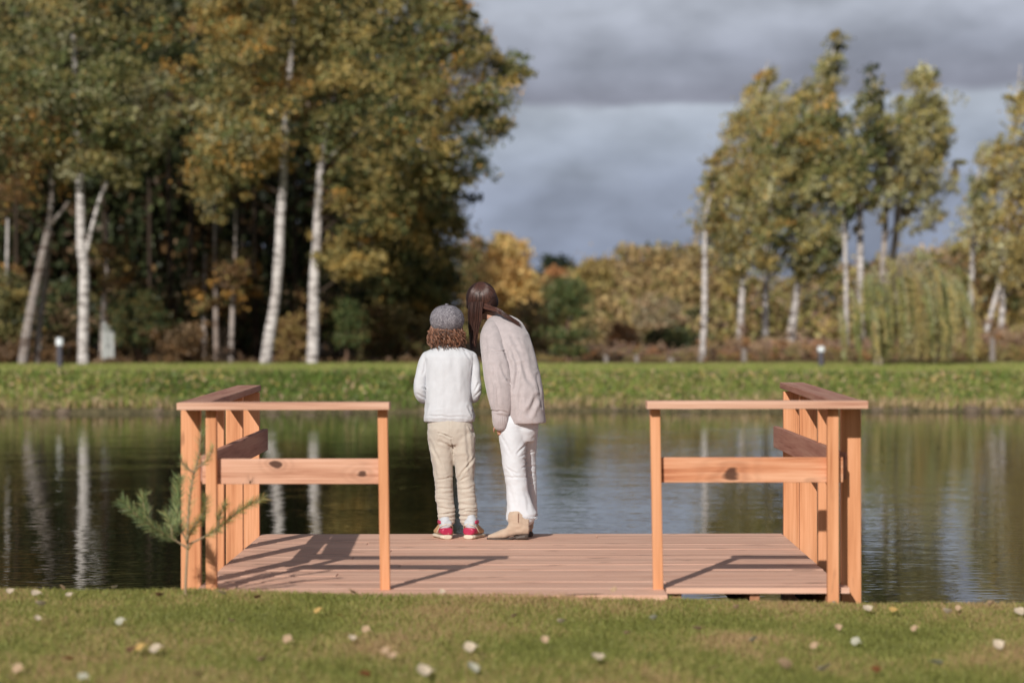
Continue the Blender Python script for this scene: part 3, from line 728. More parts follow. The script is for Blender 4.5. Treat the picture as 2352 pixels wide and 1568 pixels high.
# --- mid background
woods('far_treeline', 'low distant treeline closing the horizon behind everything', [
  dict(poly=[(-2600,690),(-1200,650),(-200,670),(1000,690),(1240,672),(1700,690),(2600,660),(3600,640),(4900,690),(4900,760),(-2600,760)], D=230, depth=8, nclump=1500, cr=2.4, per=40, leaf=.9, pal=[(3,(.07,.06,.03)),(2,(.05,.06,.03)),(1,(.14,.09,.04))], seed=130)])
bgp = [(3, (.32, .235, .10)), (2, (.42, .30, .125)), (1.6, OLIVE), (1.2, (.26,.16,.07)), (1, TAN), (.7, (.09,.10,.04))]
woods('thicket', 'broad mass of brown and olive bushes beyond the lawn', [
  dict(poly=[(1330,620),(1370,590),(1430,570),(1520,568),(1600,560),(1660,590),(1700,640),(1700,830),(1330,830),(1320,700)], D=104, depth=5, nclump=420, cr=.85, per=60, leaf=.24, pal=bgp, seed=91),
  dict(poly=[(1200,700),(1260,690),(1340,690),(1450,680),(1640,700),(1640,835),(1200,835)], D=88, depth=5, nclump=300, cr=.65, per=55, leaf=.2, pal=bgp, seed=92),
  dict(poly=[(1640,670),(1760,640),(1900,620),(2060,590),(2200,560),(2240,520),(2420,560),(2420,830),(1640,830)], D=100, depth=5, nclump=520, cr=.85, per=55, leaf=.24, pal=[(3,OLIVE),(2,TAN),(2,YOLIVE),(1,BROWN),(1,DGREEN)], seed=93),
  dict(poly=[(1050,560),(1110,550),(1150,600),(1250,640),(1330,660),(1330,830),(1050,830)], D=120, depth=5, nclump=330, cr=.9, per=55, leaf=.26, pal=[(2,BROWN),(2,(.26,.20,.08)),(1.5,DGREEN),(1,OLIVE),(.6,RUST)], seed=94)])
make_tree('birch_tree', 'golden yellow birch glowing beyond the bending woman', 'birch', [[(1150,835,.16),(1151,760,.15),(1149,640,.13),(1155,560,.09)]], 108,
  [dict(poly=[(1165,525),(1200,560),(1235,620),(1232,700),(1215,790),(1170,800),(1135,790),(1122,700),(1118,600),(1140,545)], depth=1.8, nclump=150, cr=.55, per=62, leaf=.2, pal=[(4,(.62,.46,.17)),(2,(.56,.36,.13)),(1.6,YOLIVE)])], M_birch, seed=31, limbs=10)
make_tree('spruce_tree', 'narrow dark spruce just left of the golden birch', 'spruce', [[(1103,830,.14),(1103,700,.1),(1102,560,.03)]], 118,
  [dict(poly=[(1102,545),(1112,590),(1125,700),(1130,820),(1075,820),(1080,700),(1092,590)], depth=1.2, nclump=80, cr=.5, per=55, leaf=.24, pal=[(2,BROWN),(2,DGREEN),(1,OLIVE)])], M_bark, seed=32, limbs=6)
make_tree('spruce_tree', 'dark far tree rising above the gap in the bushes', 'spruce', [[(1270,820,.14),(1270,700,.1),(1268,600,.03)]], 150,
  [dict(poly=[(1250,600),(1270,586),(1300,592),(1315,600),(1325,640),(1325,760),(1240,760),(1240,630)], depth=2, nclump=130, cr=.8, per=55, leaf=.3, pal=[(4,(.02,.03,.018)),(1,DGREEN)])], M_bark, seed=33, limbs=6)
bush('shrub', 'round tawny shrub under the far dark tree', 'shrub', [(1240,640),(1270,615),(1320,620),(1330,690),(1300,730),(1240,720)], 125, 1.5, 90, .6, .22, [(2,RUST),(2,BROWN),(2,OLIVE)], 95)
bush('shrub', 'olive yellow bush left of the big brown thicket', 'shrub', [(1340,620),(1360,592),(1390,600),(1410,660),(1400,740),(1345,740)], 99, 1.2, 70, .5, .2, [(2,YOLIVE),(2,(.24,.17,.06)),(1,OLIVE)], 96)
bush('shrub', 'small orange brown shrub in front of the thicket', 'shrub', [(1400,760),(1425,738),(1460,750),(1468,800),(1400,805)], 74, .7, 36, .3, .12, [(3,RUST),(2,TAN),(1,BROWN)], 97)
bush('shrub', 'silvery pale bush in front of the thicket left of the slender birch', 'shrub', [(1470,690),(1530,680),(1575,720),(1570,790),(1460,790)], 84, 1, 70, .45, .15, [(2,TAN),(2,(.28,.24,.15)),(1,OLIVE)], 98)
bush('shrub', 'dark green bush low in the thicket near the slender birch', 'shrub', [(1490,760),(1590,750),(1600,800),(1490,805)], 80, .8, 46, .35, .14, [(4,DGREEN),(1,OLIVE)], 99)

# --- right group of wind-bent birches
r1 = [(2.6,YOLIVE),(2.5,OLIVE),(1.3,(.45,.31,.11)),(1.6,GREEN),(.5,ORANGE),(2,PALE)]
r2 = [(3,OLIVE),(2.4,YOLIVE),(2,GREEN),(.6,DGREEN),(.3,ORANGE),(1.8,PALE)]
r3 = [(2.5,PALE),(2.5,OLIVE),(1.5,YOLIVE),(1.5,GREEN)]
DR = 75
def rb(label, stems, polys, pal, seed, dens=1.0, D=DR, bark=None, leaf=.15, cr=.52):
    cds = []
    for p in polys:
        A = abs(sum(p[i-1][0]*p[i][1]-p[i][0]*p[i-1][1] for i in range(len(p))))/2*(D/F)**2
        cds.append(dict(poly=p, depth=2.0, nclump=int(A*19.0*dens), cr=cr, per=60, leaf=leaf, pal=pal, shear=(1.35,.25)))
    make_tree('birch_tree', label, 'birch', stems, D, cds, bark or M_birch, seed=seed, limbs=26, limb_r=.04)
rb('slender leafless lower trunk standing alone left of the right hand birches', [[(1612,845,.10),(1614,800,.10),(1618,720,.105),(1619,600,.085),(1622,500,.06),(1640,420,.04)]],
   [[(1625,560),(1612,470),(1618,400),(1640,330),(1665,400),(1660,520),(1645,600)]], r1, 101, .8, D=66)
rb('leftmost full crowned birch of the wind bent row, slim white foot', [[(1699,795,.14),(1702,720,.12),(1706,650,.10),(1712,520,.09),(1720,350,.07),(1745,220,.04),(1765,140,.02)]],
   [[(1766,128),(1778,170),(1785,260),(1780,420),(1760,560),(1745,640),(1690,640),(1650,600),(1622,540),(1625,440),(1650,350),(1680,270),(1720,200)]], r1, 102, 1.15)
rb('birch with hidden crown, second white foot of the wind bent row', [[(1757,785,.13),(1758,720,.11),(1760,640,.10),(1768,500,.08),(1780,350,.06),(1800,230,.03)]],
   [[(1800,190),(1830,260),(1830,420),(1800,560),(1780,640),(1745,640),(1740,500),(1750,350),(1770,240)]], r2, 103, 1.1, D=72)
rb('tallest birch of the wind bent row, trunk leaning right at the foot', [[(1815,785,.18),(1824,720,.14),(1834,630,.11),(1842,520,.10),(1850,380,.09),(1870,250,.07),(1905,150,.04),(1925,80,.02)]],
   [[(1925,55),(1942,90),(1935,150),(1915,210),(1950,260),(1960,380),(1950,470),(1940,560),(1900,640),(1840,640),(1800,600),(1790,480),(1795,360),(1800,250),(1840,200),(1880,160),(1905,100)]], r2, 104, 1.25, D=73)
rb('dark crowned birch behind the tallest one, white trunk through the willow', [[(1978,800,.13),(1977,640,.12),(1976,480,.10),(1985,360,.08),(2000,240,.05),(2006,150,.02)]],
   [[(2006,140),(2022,190),(2035,260),(2030,380),(2010,470),(1970,500),(1930,480),(1935,400),(1955,280),(1980,200)]], [(3,OLIVE),(2,GREEN),(2,DGREEN),(1,YOLIVE)], 105, 1.1, D=71.5)
rb('slim birch with bare white trunk just left of the dark crowned one', [[(1944,800,.08),(1943,640,.075),(1940,530,.07),(1935,440,.05)]],
   [[(1920,420),(1960,400),(1965,490),(1930,520)]], r2, 106, 1, D=71)
rb('pale crowned birch leaning right above the willow', [[(2030,820,.13),(2045,640,.13),(2058,540,.12),(2068,430,.10),(2080,330,.08),(2105,220,.05),(2130,140,.02)]],
   [[(2130,122),(2145,160),(2150,210),(2180,260),(2185,300),(2165,380),(2150,440),(2165,520),(2120,545),(2080,500),(2095,400),(2050,470),(2030,420),(2030,300),(2060,230),(2100,170)]], r3, 107, 1.1, D=73.5)
rb('dimmer birch trunk just left of the leaning pale crowned one', [[(2018,820,.11),(2026,640,.11),(2033,540,.10),(2036,440,.08),(2045,330,.04)]],
   [[(2010,400),(2045,330),(2070,420),(2050,480),(2015,470)]], r3, 108, 1, D=72, bark=M_birch_d)
rb('single white birch trunk right of the willow', [[(2226,755,.11),(2230,680,.10),(2234,600,.09),(2240,450,.06),(2260,350,.03)]],
   [[(2225,450),(2260,330),(2290,330),(2290,480),(2270,600),(2215,600),(2205,520)]], r3, 109, .75, D=72)
rb('forked white birch with pale yellow crown at the right frame edge', [[(2300,762,.11),(2303,690,.10),(2305,600,.09),(2318,480,.08),(2330,300,.05),(2345,150,.02)],
    [(2266,762,.10),(2280,710,.09),(2296,655,.08),(2303,630,.07)]],
   [[(2352,200),(2420,150),(2440,600),(2400,700),(2310,640),(2270,610),(2280,480),(2260,400),(2300,330),(2320,250)]], [(3,YOLIVE),(2,PALE),(2,OLIVE),(1,(.34,.22,.07))], 110, .95, D=71)

# weeping willow
def willow():
    D = 57.5; rg = random.Random(44); base = P(2024, 858, D); base.z = ground_z(base.x, base.y)-.02
    t = empty('willow_tree', base); tag(t, 'low weeping willow trailing pale green strands over the far lawn', 'willow')
    st = [[(2024,862,.07),(2022,790,.06),(2020,720,.055),(2040,650,.05),(2070,590,.03)], [(2020,760,.05),(1990,690,.04),(1960,640,.02)], [(2020,720,.05),(2080,650,.04),(2140,600,.03)], [(2010,855,.05),(2012,800,.04),(2018,740,.04)]]
    parts = []
    for s in st:
        sm = smooth_path([tuple(P(x, y, D))+(r_,) for x, y, r_ in s], 14); parts.append(tube([tuple(q[:3]) for q in sm], [q[3] for q in sm], 7))
    c = P(2080, 700, D); V, Fq, Cc = [], [], []
    cols = [(.34, .38, .15), (.46, .43, .15), (.28, .30, .10), (.54, .54, .31), (.48, .36, .14), (.56,.46,.18)]
    brs = []
    for k in range(38):
        u = rg.uniform(-1, 1) if k % 3 else rg.uniform(.1, 1); w_ = rg.uniform(-1, 1)*math.sqrt(max(0, 1-u*u)); rr2 = math.hypot(u, w_)
        hx = rg.uniform(2025, 2075); top = 600+rg.uniform(-8, 60)-45*(1-rr2)+rg.uniform(-10, 10)+50*rr2*(u < 0)
        ex = 2068+u*(165 if u > 0 else 150)
        brs.append([(hx, 690+rg.uniform(-20, 20), 0), ((hx*.6+ex*.4), top+8, w_*.6), (ex*.9+hx*.1, top+22*rr2, w_*1.2), (ex+12, top+95*rr2, w_*1.4)])
    for bi, bq in enumerate(brs):
        sm = smooth_path([tuple(P(x, y, D+d)) for x, y, d in bq], 16)
        parts.append(tube([tuple(q) for q in sm], [.022*(1-.055*i) for i in range(16)], 4)); cc0 = rg.choice(cols)
        for k in range(9):
            s = Vector(sm[rg.randrange(4, 16)]); L = rg.uniform(.5, 1.0)*min(2.4, max(.4, s.z-.72))
            if s.x < P(1990, 0, D).x: L *= rg.uniform(.35, .9)
            wind = rg.uniform(.05, .38); pts = []
            for j in range(11):
                t_ = j/10; pts.append(s+Vector((wind*L*t_*(1.6-t_)+rg.uniform(-.012, .012), rg.uniform(-.012, .012), -L*t_**1.2)))
            parts.append(tube([tuple(p) for p in pts], [.004]*11, 3))
            cc = cc0 if rg.random() < .55 else rg.choice(cols)
            for j in range(10):
                for q in range(9):
                    p0 = pts[j].lerp(pts[j+1], rg.random()); dd = Vector((rg.gauss(.35, .6), rg.gauss(0, .5), -1)).normalized(); l = rg.uniform(.07, .13)
                    sd = dd.cross(Vector((rg.gauss(0, 1), rg.gauss(0, 1), rg.gauss(0, .4)))).normalized()*.011
                    n = len(V); V += [p0, p0+dd*l*.5+sd, p0+dd*l, p0+dd*l*.5-sd]; Fq.append((n, n+1, n+2, n+3)); f = rg.uniform(.7, 1.3); Cc.append([v*f for v in cc])
    v, f = join_np(parts); link('trunk', npmesh('trunk', v, f), plain('willow_bark', (.28, .24, .17), .9, .1, 14, .4, .01), t, True)
    link('crown', npmesh('crown', [tuple(a) for a in V], Fq, np.array(Cc)), M_leaf, t)
willow()

# --- dry hedge along the far lawn and its fence stakes
hp = [(3, (.27, .17, .13)), (2.4, (.36, .24, .17)), (1.6, TAN), (1, OLIVE), (1, RUST)]
woods('undergrowth', 'band of dry purplish brown brambles behind the far lawn', [
  dict(poly=[(1200,815),(1300,795),(1420,790),(1560,800),(1640,790),(1700,775),(1900,780),(2100,775),(2250,760),(2420,755),(2420,842),(1200,842)], D=68, depth=1.6, nclump=640, cr=.30, per=60, leaf=.09, pal=hp, seed=120),
  dict(poly=[(1220,820),(1500,815),(1700,805),(2000,800),(2200,790),(2420,790),(2420,846),(1220,846)], D=65, depth=.8, nclump=330, cr=.22, per=60, leaf=.08, pal=[(2,(.22,.14,.095)),(2,OLIVE),(2,YOLIVE),(1,RUST)], seed=121),
  dict(poly=[(-100,820),(1200,822),(1200,838),(-100,838)], D=63, depth=.6, nclump=240, cr=.2, per=50, leaf=.09, pal=[(2,(.22,.14,.095)),(2,BROWN),(1,TAN)], seed=122)])
M_stake = plain('weathered_stake', (.24, .21, .19), .85, .2, 18, .3)
for lab, x, yt, yb in (('short grey stake right of the green pine beyond the lawn',1392,814,842),('second grey stake from the green pine, taller and paler',1462,814,846),
                       ('stake standing right at the foot of the slender lone trunk',1610,806,843),('stake half hidden in brambles behind the right deck opening',1709,800,843),('pale stake in the brambles at the right frame edge',2280,776,835),
                       ('leaning stake with wedge shaped foot between the second stake and the slender trunk',1541,820,845)):
    D = 62.5; a = P(x, yt, D); b_ = P(x, yb, D); h = .055 if x != 1541 else .075
    B = Boards(); B.hexa([(a.x-h*1.3,D,b_.z-.1),(a.x+h*1.3,D,b_.z-.1),(a.x+h*1.3,D+.1,b_.z-.1),(a.x-h*1.3,D+.1,b_.z-.1),(a.x-h,D,a.z),(a.x+h,D,a.z-.03),(a.x+h,D+.1,a.z-.03),(a.x-h,D+.1,a.z)], .01)
    o = B.done('stake', M_stake, None); tag(o, lab, 'stake', 'stakes of the old fence beyond the lawn')

# --- bollard lamps
M_bol = plain('bollard_paint', (.085, .08, .10), .5, .4); M_opal = plain('opal_lamp', (.82, .86, .90), .35, .5, amt=.03)
def bollard(x, yb, yt, D, label):
    b_ = P(x, yb, D); b_.z = ground_z(b_.x, b_.y)-.01; top = P(x, yt, D).z; h = top-b_.z
    t = empty('bollard_lamp', b_); tag(t, label, 'lamp', 'bollard lamps on the far lawn')
    def cyl(name, r, z0, z1, mat, bev=.01):
        bm = bmesh.new(); bmesh.ops.create_cone(bm, cap_ends=True, segments=20, radius1=r, radius2=r, depth=z1-z0, matrix=Matrix.Translation((b_.x, b_.y, b_.z+(z0+z1)/2)))
        bmesh.ops.bevel(bm, geom=[e for e in bm.edges if abs(e.calc_face_angle(0)) > .8], offset=bev, segments=2, affect='EDGES')
        me = bpy.data.meshes.new(name); bm.to_mesh(me); bm.free(); return link(name, me, mat, t)
    cyl('foot_plate', .10, 0, .03, M_bol); cyl('column', .068, .025, h*.74, M_bol); cyl('lamp_head', .086, h*.735, h*.985, M_opal, .015); cyl('cap', .090, h*.975, h, M_opal, .008)
bollard(137, 838, 774, 56.5, 'dark bollard lamp with white head beside the forked birch at left')
bollard(1886, 856, 796, 56.5, 'dark bollard lamp with white head left of the willow')

# --- far bank vegetation
rs = np.random.RandomState(12)
nb = 150000
bx = rs.uniform(-16, 16, nb); by = 43.9+rs.uniform(0, 1, nb)**1.3*16.5
sh = np.array([shore(x) for x in bx]); keep = (by > sh-.10) & (np.abs(bx) < by*.22+1); bx, by, sh = bx[keep], by[keep], sh[keep]; nb = len(bx)
bz = np.array([ground_z(x, y) for x, y in zip(bx, by)])-.01
c1 = np.array([noise.noise(Vector((x*.55, y*.8, 1))) for x, y in zip(bx, by)]); c2 = np.array([noise.noise(Vector((x*1.7, y*2, 4))) for x, y in zip(bx, by)])
tt = np.clip((by-sh-.1)/3.2, 0, 1)
onslope = tt < 1
pal_b = np.array([(.28,.36,.085), (.38,.43,.11), (.48,.47,.17), (.54,.42,.21), (.62,.47,.29), (.15,.19,.055)])
u = rs.uniform(0, 1, nb)+c2*.5
iS = np.where(u < .12, 5, np.where(u < .45, 0, np.where(u < .75, 1, np.where(u < .9, 2, 3))))
iL = np.where(u < .3, 0, np.where(u < .62, 1, np.where(u < .95, 2, 3)))
near_w = (tt+rs.normal(0, .10, nb)+c2*.15) < np.where(bx < -1, .04, .10)
ii = np.where(near_w, np.where(rs.rand(nb) < .6, 4, 3), np.where(onslope, iS, iL))
cb = pal_b[ii]*rs.uniform(.7, 1.25, (nb, 1)); painted_shade = onslope & (bx > -6.5+c1*2) & (bx < -1.2+c1*1.5); cb[painted_shade] = cb[painted_shade]*np.array([.55, .68, .55])  # patch of shade on the left slope, painted into the blade colours
hh = np.where(onslope, rs.uniform(.08, .22, nb)*(1+.8*np.clip(c1+c2*.5, -.6, 1)), rs.uniform(.03, .07, nb))
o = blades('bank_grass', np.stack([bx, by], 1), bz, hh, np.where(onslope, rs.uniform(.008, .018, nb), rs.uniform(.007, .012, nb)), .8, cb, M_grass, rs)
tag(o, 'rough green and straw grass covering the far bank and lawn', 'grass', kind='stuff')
# leafy weeds and fallen leaves on the slope
n = 42000; lx = rs.uniform(-13, 13, n); ly = np.array([shore(x) for x in lx])+.15+rs.uniform(0, 1, n)**.8*5.5
l1 = np.array([noise.noise(Vector((x*1.1, y*1.5, 9))) for x, y in zip(lx, ly)]); k = (l1 > -.05) | (rs.rand(n) < .3); lx, ly, l1 = lx[k], ly[k], l1[k]; n = len(lx)
lz = np.array([ground_z(x, y) for x, y in zip(lx, ly)])+rs.uniform(.02, .16, n)*np.clip(1.2-(ly-44)/6, .2, 1)
c = np.stack([lx, ly, lz], 1); a = rs.normal(0, 1, (n, 3)); a /= np.linalg.norm(a, axis=1, keepdims=True); b_ = np.cross(a, rs.normal(0, 1, (n, 3))); b_ /= np.linalg.norm(b_, axis=1, keepdims=True)
l = rs.uniform(.05, .10, (n, 1)); pc = np.array([(.20,.28,.06), (.30,.36,.09), (.60,.44,.16), (.58,.42,.26), (.12,.17,.05)])
ix = rs.choice(5, n, p=[.3, .2, .13, .17, .2])
o = link('bank_weeds', npmesh('bank_weeds', np.concatenate([c-a*l*.5, c+b_*l*.4, c+a*l*.5, c-b_*l*.4]), np.stack([np.arange(n)+i*n for i in range(4)], 1), pc[ix]*rs.uniform(.7, 1.2, (n, 1))), M_leaf)
tag(o, 'leafy weeds and fallen autumn leaves on the far bank slope', 'weeds', kind='stuff')
# stones and clods along the far waterline
def rocks():
    rg = random.Random(31); V, Fq = [], []
    bm = bmesh.new(); bmesh.ops.create_icosphere(bm, subdivisions=2, radius=1); base = [v.co.copy() for v in bm.verts]; tri = [[v.index for v in f.verts] for f in bm.faces]; bm.free()
    for i in range(80):
        x = rg.uniform(-13, 13); y = shore(x)+rg.uniform(-.15, .2); s = rg.uniform(.03, .12)*(1.5 if rg.random() < .1 else 1); o = Vector((rg.random()*9, rg.random()*9, rg.random()*9)); n = len(V)
        for co in base:
            q = co*(1+.35*noise.noise(co*1.4+o)); V.append((x+q.x*s*1.4, y+q.y*s, .02+q.z*s*.75))
        Fq += [tuple(j+n for j in t) for t in tri]
    return npmesh('bank_stones', V, Fq)
o = link('bank_stones', rocks(), plain('wet_stone', (.16, .12, .085), .8, .3, 3, .7, .02), smooth=True); tag(o, 'small stones and clods along the far waterline', 'stones', kind='stuff')

# ------------------------------------------------------------------ people
def Q1(zx, zy, D): return P(922+.24*zx, 621+.24*zy, D)       # measuring grid of the upper bodies
def Q2(zx, zy, D): return P(922+.24*zx, 940.8+.24*zy, D)     # measuring grid of the legs
def zr(r, D=14.4): return r*.24*D/F
def loft_rings(rings, seg=28):
    "horizontal rings (x, y, z, rx, ry[, exponent])"
    vs, fs = [], []
    for rg_ in rings:
        x, y, z, rx, ry = rg_[:5]; e = 2/(rg_[5] if len(rg_) > 5 else 2.3)
        for k in range(seg):
            a = 2*math.pi*k/seg; c, s = math.cos(a), math.sin(a)
            vs.append((x+rx*math.copysign(abs(c)**e, c), y+ry*math.copysign(abs(s)**e, s), z))
    for i in range(len(rings)-1):
        for k in range(seg):
            a, b = i*seg+k, i*seg+(k+1) % seg; fs.append((a, b, b+seg, a+seg))
    return vs, fs, [list(range(seg))[::-1], [len(vs)-seg+k for k in range(seg)]]
def loft_tube(pts, n=24, seg=20, side=(1, 0, 0), caps=True):
    "pts: (x, y, z, ra, rb) - ra along the side axis, rb across it; rounded ends"
    sm = smooth_path(pts, n)
    pos = [Vector(s[:3]) for s in sm]; vs, fs = [], []
    rows = [(pos[i], (pos[min(i+1, n-1)]-pos[max(i-1, 0)]).normalized(), max(.002, sm[i][3]), max(.002, sm[i][4])) for i in range(n)]
    if caps:
        p, t, a, b = rows[0]; h = min(a, b); rows = [(p-t*h*.85, t, a*.45, b*.45), (p-t*h*.5, t, a*.8, b*.8)]+rows
        p, t, a, b = rows[-1]; h = min(a, b); rows = rows+[(p+t*h*.5, t, a*.8, b*.8), (p+t*h*.85, t, a*.45, b*.45)]
    sd = Vector(side)
    for p, t, a, b in rows:
        u = (sd-t*sd.dot(t)).normalized(); w_ = t.cross(u)
        for k in range(seg):
            an = 2*math.pi*k/seg; vs.append(tuple(p+u*math.cos(an)*a+w_*math.sin(an)*b))
    for i in range(len(rows)-1):
        for k in range(seg):
            a, b = i*seg+k, i*seg+(k+1) % seg; fs.append((a, b, b+seg, a+seg))
    return vs, fs, [list(range(seg))[::-1], [len(vs)-seg+k for k in range(seg)]]
def ellipsoid(c, r, rot=None, sub=3):
    bm = bmesh.new(); bmesh.ops.create_icosphere(bm, subdivisions=sub, radius=1)
    M = Matrix.Translation(c) @ (rot or Matrix.Identity(4)) @ Matrix.Diagonal((*r, 1))
    vs = [tuple(M @ v.co) for v in bm.verts]; fs = [tuple(v.index for v in f.verts) for f in bm.faces]; bm.free(); return vs, fs, []
def boxy(x0, x1, y0, y1, z0, z1):
    vs = [(x0,y0,z0),(x1,y0,z0),(x1,y1,z0),(x0,y1,z0),(x0,y0,z1),(x1,y0,z1),(x1,y1,z1),(x0,y1,z1)]
    return vs, [(3,2,1,0),(4,5,6,7),(0,1,5,4),(1,2,6,5),(2,3,7,6),(3,0,4,7)], []
def fuse(shapes, voxel=.007, smooth=6, fac=.5):
    "one continuous surface out of overlapping closed volumes; returns a mesh"
    me = bpy.data.meshes.new('t'); vs, fs = [], []
    for v, f, caps in shapes:
        n = len(vs); vs += list(v); fs += [tuple(i+n for i in q) for q in f]+[tuple(i+n for i in q) for q in caps]
    me.from_pydata([tuple(v) for v in vs], [], fs)
    bm = bmesh.new(); bm.from_mesh(me); bmesh.ops.recalc_face_normals(bm, faces=bm.faces); bm.to_mesh(me); bm.free()
    o = bpy.data.objects.new('t', me); COL.objects.link(o)
    r_ = o.modifiers.new('r', 'REMESH'); r_.mode = 'VOXEL'; r_.voxel_size = voxel; r_.use_smooth_shade = True
    s_ = o.modifiers.new('s', 'SMOOTH'); s_.factor = fac; s_.iterations = smooth
    dg = bpy.context.evaluated_depsgraph_get(); out = bpy.data.meshes.new_from_object(o.evaluated_get(dg))
    bpy.data.objects.remove(o); bpy.data.meshes.remove(me); return out
def displace(me, fn):
    n = len(me.vertices); co = np.empty(n*3, np.float32); no = np.empty(n*3, np.float32)
    me.vertices.foreach_get('co', co); me.vertices.foreach_get('normal', no); co = co.reshape(-1, 3); no = no.reshape(-1, 3)
    d = np.array([fn(Vector(c), Vector(m)) for c, m in zip(co, no)], dtype=np.float32)
    co = co+no*d[:, None]; me.vertices.foreach_set('co', co.ravel()); me.update(); return me
def merge_meshes(name, meshes):
    vs, fs = [], []
    for m in meshes:
        n = len(vs); vs += [tuple(v.co) for v in m.vertices]; fs += [tuple(i+n for i in p.vertices) for p in m.polygons]
    me = bpy.data.meshes.new(name); me.from_pydata(vs, [], fs); me.update(); return me
def seg_d(p, a, b):
    "distance in the upright plane to a segment, and position along it"
    ax, az, bx_, bz_ = a[0], a[1], b[0], b[1]; dx, dz = bx_-ax, bz_-az
    t = max(0, min(1, ((p.x-ax)*dx+(p.z-az)*dz)/(dx*dx+dz*dz+1e-12)))
    return math.hypot(p.x-ax-t*dx, p.z-az-t*dz), t
def creases(lines, D, grid):
    "lines: (zx0, zy0, zx1, zy1, width_zpx, depth_m) -> displacement on the side facing the shore"
    L = []
    for x0, y0, x1, y1, wd, dp in lines:
        a, b = grid(x0, y0, D), grid(x1, y1, D); L.append(((a.x, a.z), (b.x, b.z), zr(wd, D), dp))
    def fn(p, n):
        if n.y > .25: return 0
        s = 0; o = p; p = Vector((o.x+.007*noise.noise(o*22), o.y, o.z+.008*noise.noise(o*19+Vector((3, 1, 2)))))
        for a, b, w_, dp in L:
            d, t = seg_d(p, a, b)
            if d < w_*4:
                f = .35+.65*math.sin(math.pi*min(1, max(0, t*.9+.05)))
                s += f*dp*(-math.exp(-(d/w_)**2)+.55*math.exp(-((d-w_*1.9)/w_)**2))
        return s
    return fn
def nz(p, sx, sy, sz, o=0): return noise.noise(Vector((p.x*sx+o, p.y*sy+o*.7, p.z*sz+o*.3)))

def fabric(name, col, weave=900, amt=.12, bumpd=.0012, rough=.9, sheen=.3, sx=1, sz=1):
    m, t, b = new_mat(name)
    tcn = N(t, 'ShaderNodeTexCoord')
    n1 = noise_node(t, weave, tcn.outputs['Object'], 2, .5, (sx, 1, sz)); n2 = noise_node(t, 30, tcn.outputs['Object'], 3, .6)
    g = math_node(t, 'ADD', math_node(t, 'MULTIPLY', n1, .6), math_node(t, 'MULTIPLY', n2, .4))
    c = ramp(t, g, [(.38, tuple(x*(1-amt) for x in col)), (.62, tuple(min(.95, x*(1+amt*.6)) for x in col))])
    t.links.new(c, b.inputs['Base Color']); b.inputs['Roughness'].default_value = rough; b.inputs['Specular IOR Level'].default_value = .15
    b.inputs['Sheen Weight'].default_value = sheen
    bump(t, b, n1, .5, bumpd); return m
M_skin, t_, b_s = new_mat('skin'); b_s.inputs['Base Color'].default_value = (.55, .30, .21, 1); b_s.inputs['Roughness'].default_value = .5
b_s.inputs['Subsurface Weight'].default_value = .1; b_s.inputs['Subsurface Radius'].default_value = (.02, .008, .004)
M_white_knit = fabric('white_sweatshirt', (.60, .615, .65), 700, .06)
M_beige_knit = fabric('oatmeal_knit', (.475, .42, .425), 420, .16, .002, .95, .4, 1.6, .7)
M_chino = fabric('sand_cotton', (.53, .475, .41), 900, .08)
M_jean = fabric('white_denim', (.66, .685, .73), 900, .05)
M_tweed, t_, b_ = new_mat('grey_tweed')
tcn = N(t_, 'ShaderNodeTexCoord'); v1 = noise_node(t_, 330, tcn.outputs['Object'], 2, .6); v2 = noise_node(t_, 60, tcn.outputs['Object'], 3, .6)
t_.links.new(ramp(t_, math_node(t_, 'ADD', math_node(t_, 'MULTIPLY', v1, .8), math_node(t_, 'MULTIPLY', v2, .2)), [(.39, (.05, .045, .06)), (.5, (.18, .17, .19)), (.61, (.48, .45, .48))]), b_.inputs['Base Color'])
b_.inputs['Roughness'].default_value = .95; b_.inputs['Specular IOR Level'].default_value = .1; bump(t_, b_, v1, .8, .003)
M_band = plain('dark_band', (.035, .035, .045), .5, .4, 60, .3)
def hair_mat(name, dark, light, rough=.38):
    m, t, b = new_mat(name)
    geo = N(t, 'ShaderNodeNewGeometry'); n = noise_node(t, 45, None, 2, .5)
    f = math_node(t, 'ADD', math_node(t, 'MULTIPLY', geo.outputs['Random Per Island'], .7), math_node(t, 'MULTIPLY', n, .3))
    t.links.new(ramp(t, f, [(.1, dark), (.85, light)]), b.inputs['Base Color']); b.inputs['Roughness'].default_value = rough; b.inputs['Specular IOR Level'].default_value = .6
    return m
M_curl = hair_mat('curly_hair', (.026, .011, .007), (.33, .15, .085), .42)
M_hair = hair_mat('brown_hair', (.022, .009, .007), (.12, .05, .035), .38)
M_hairbase = plain('hair_mass', (.028, .012, .009), .6, .25, 60, .4)

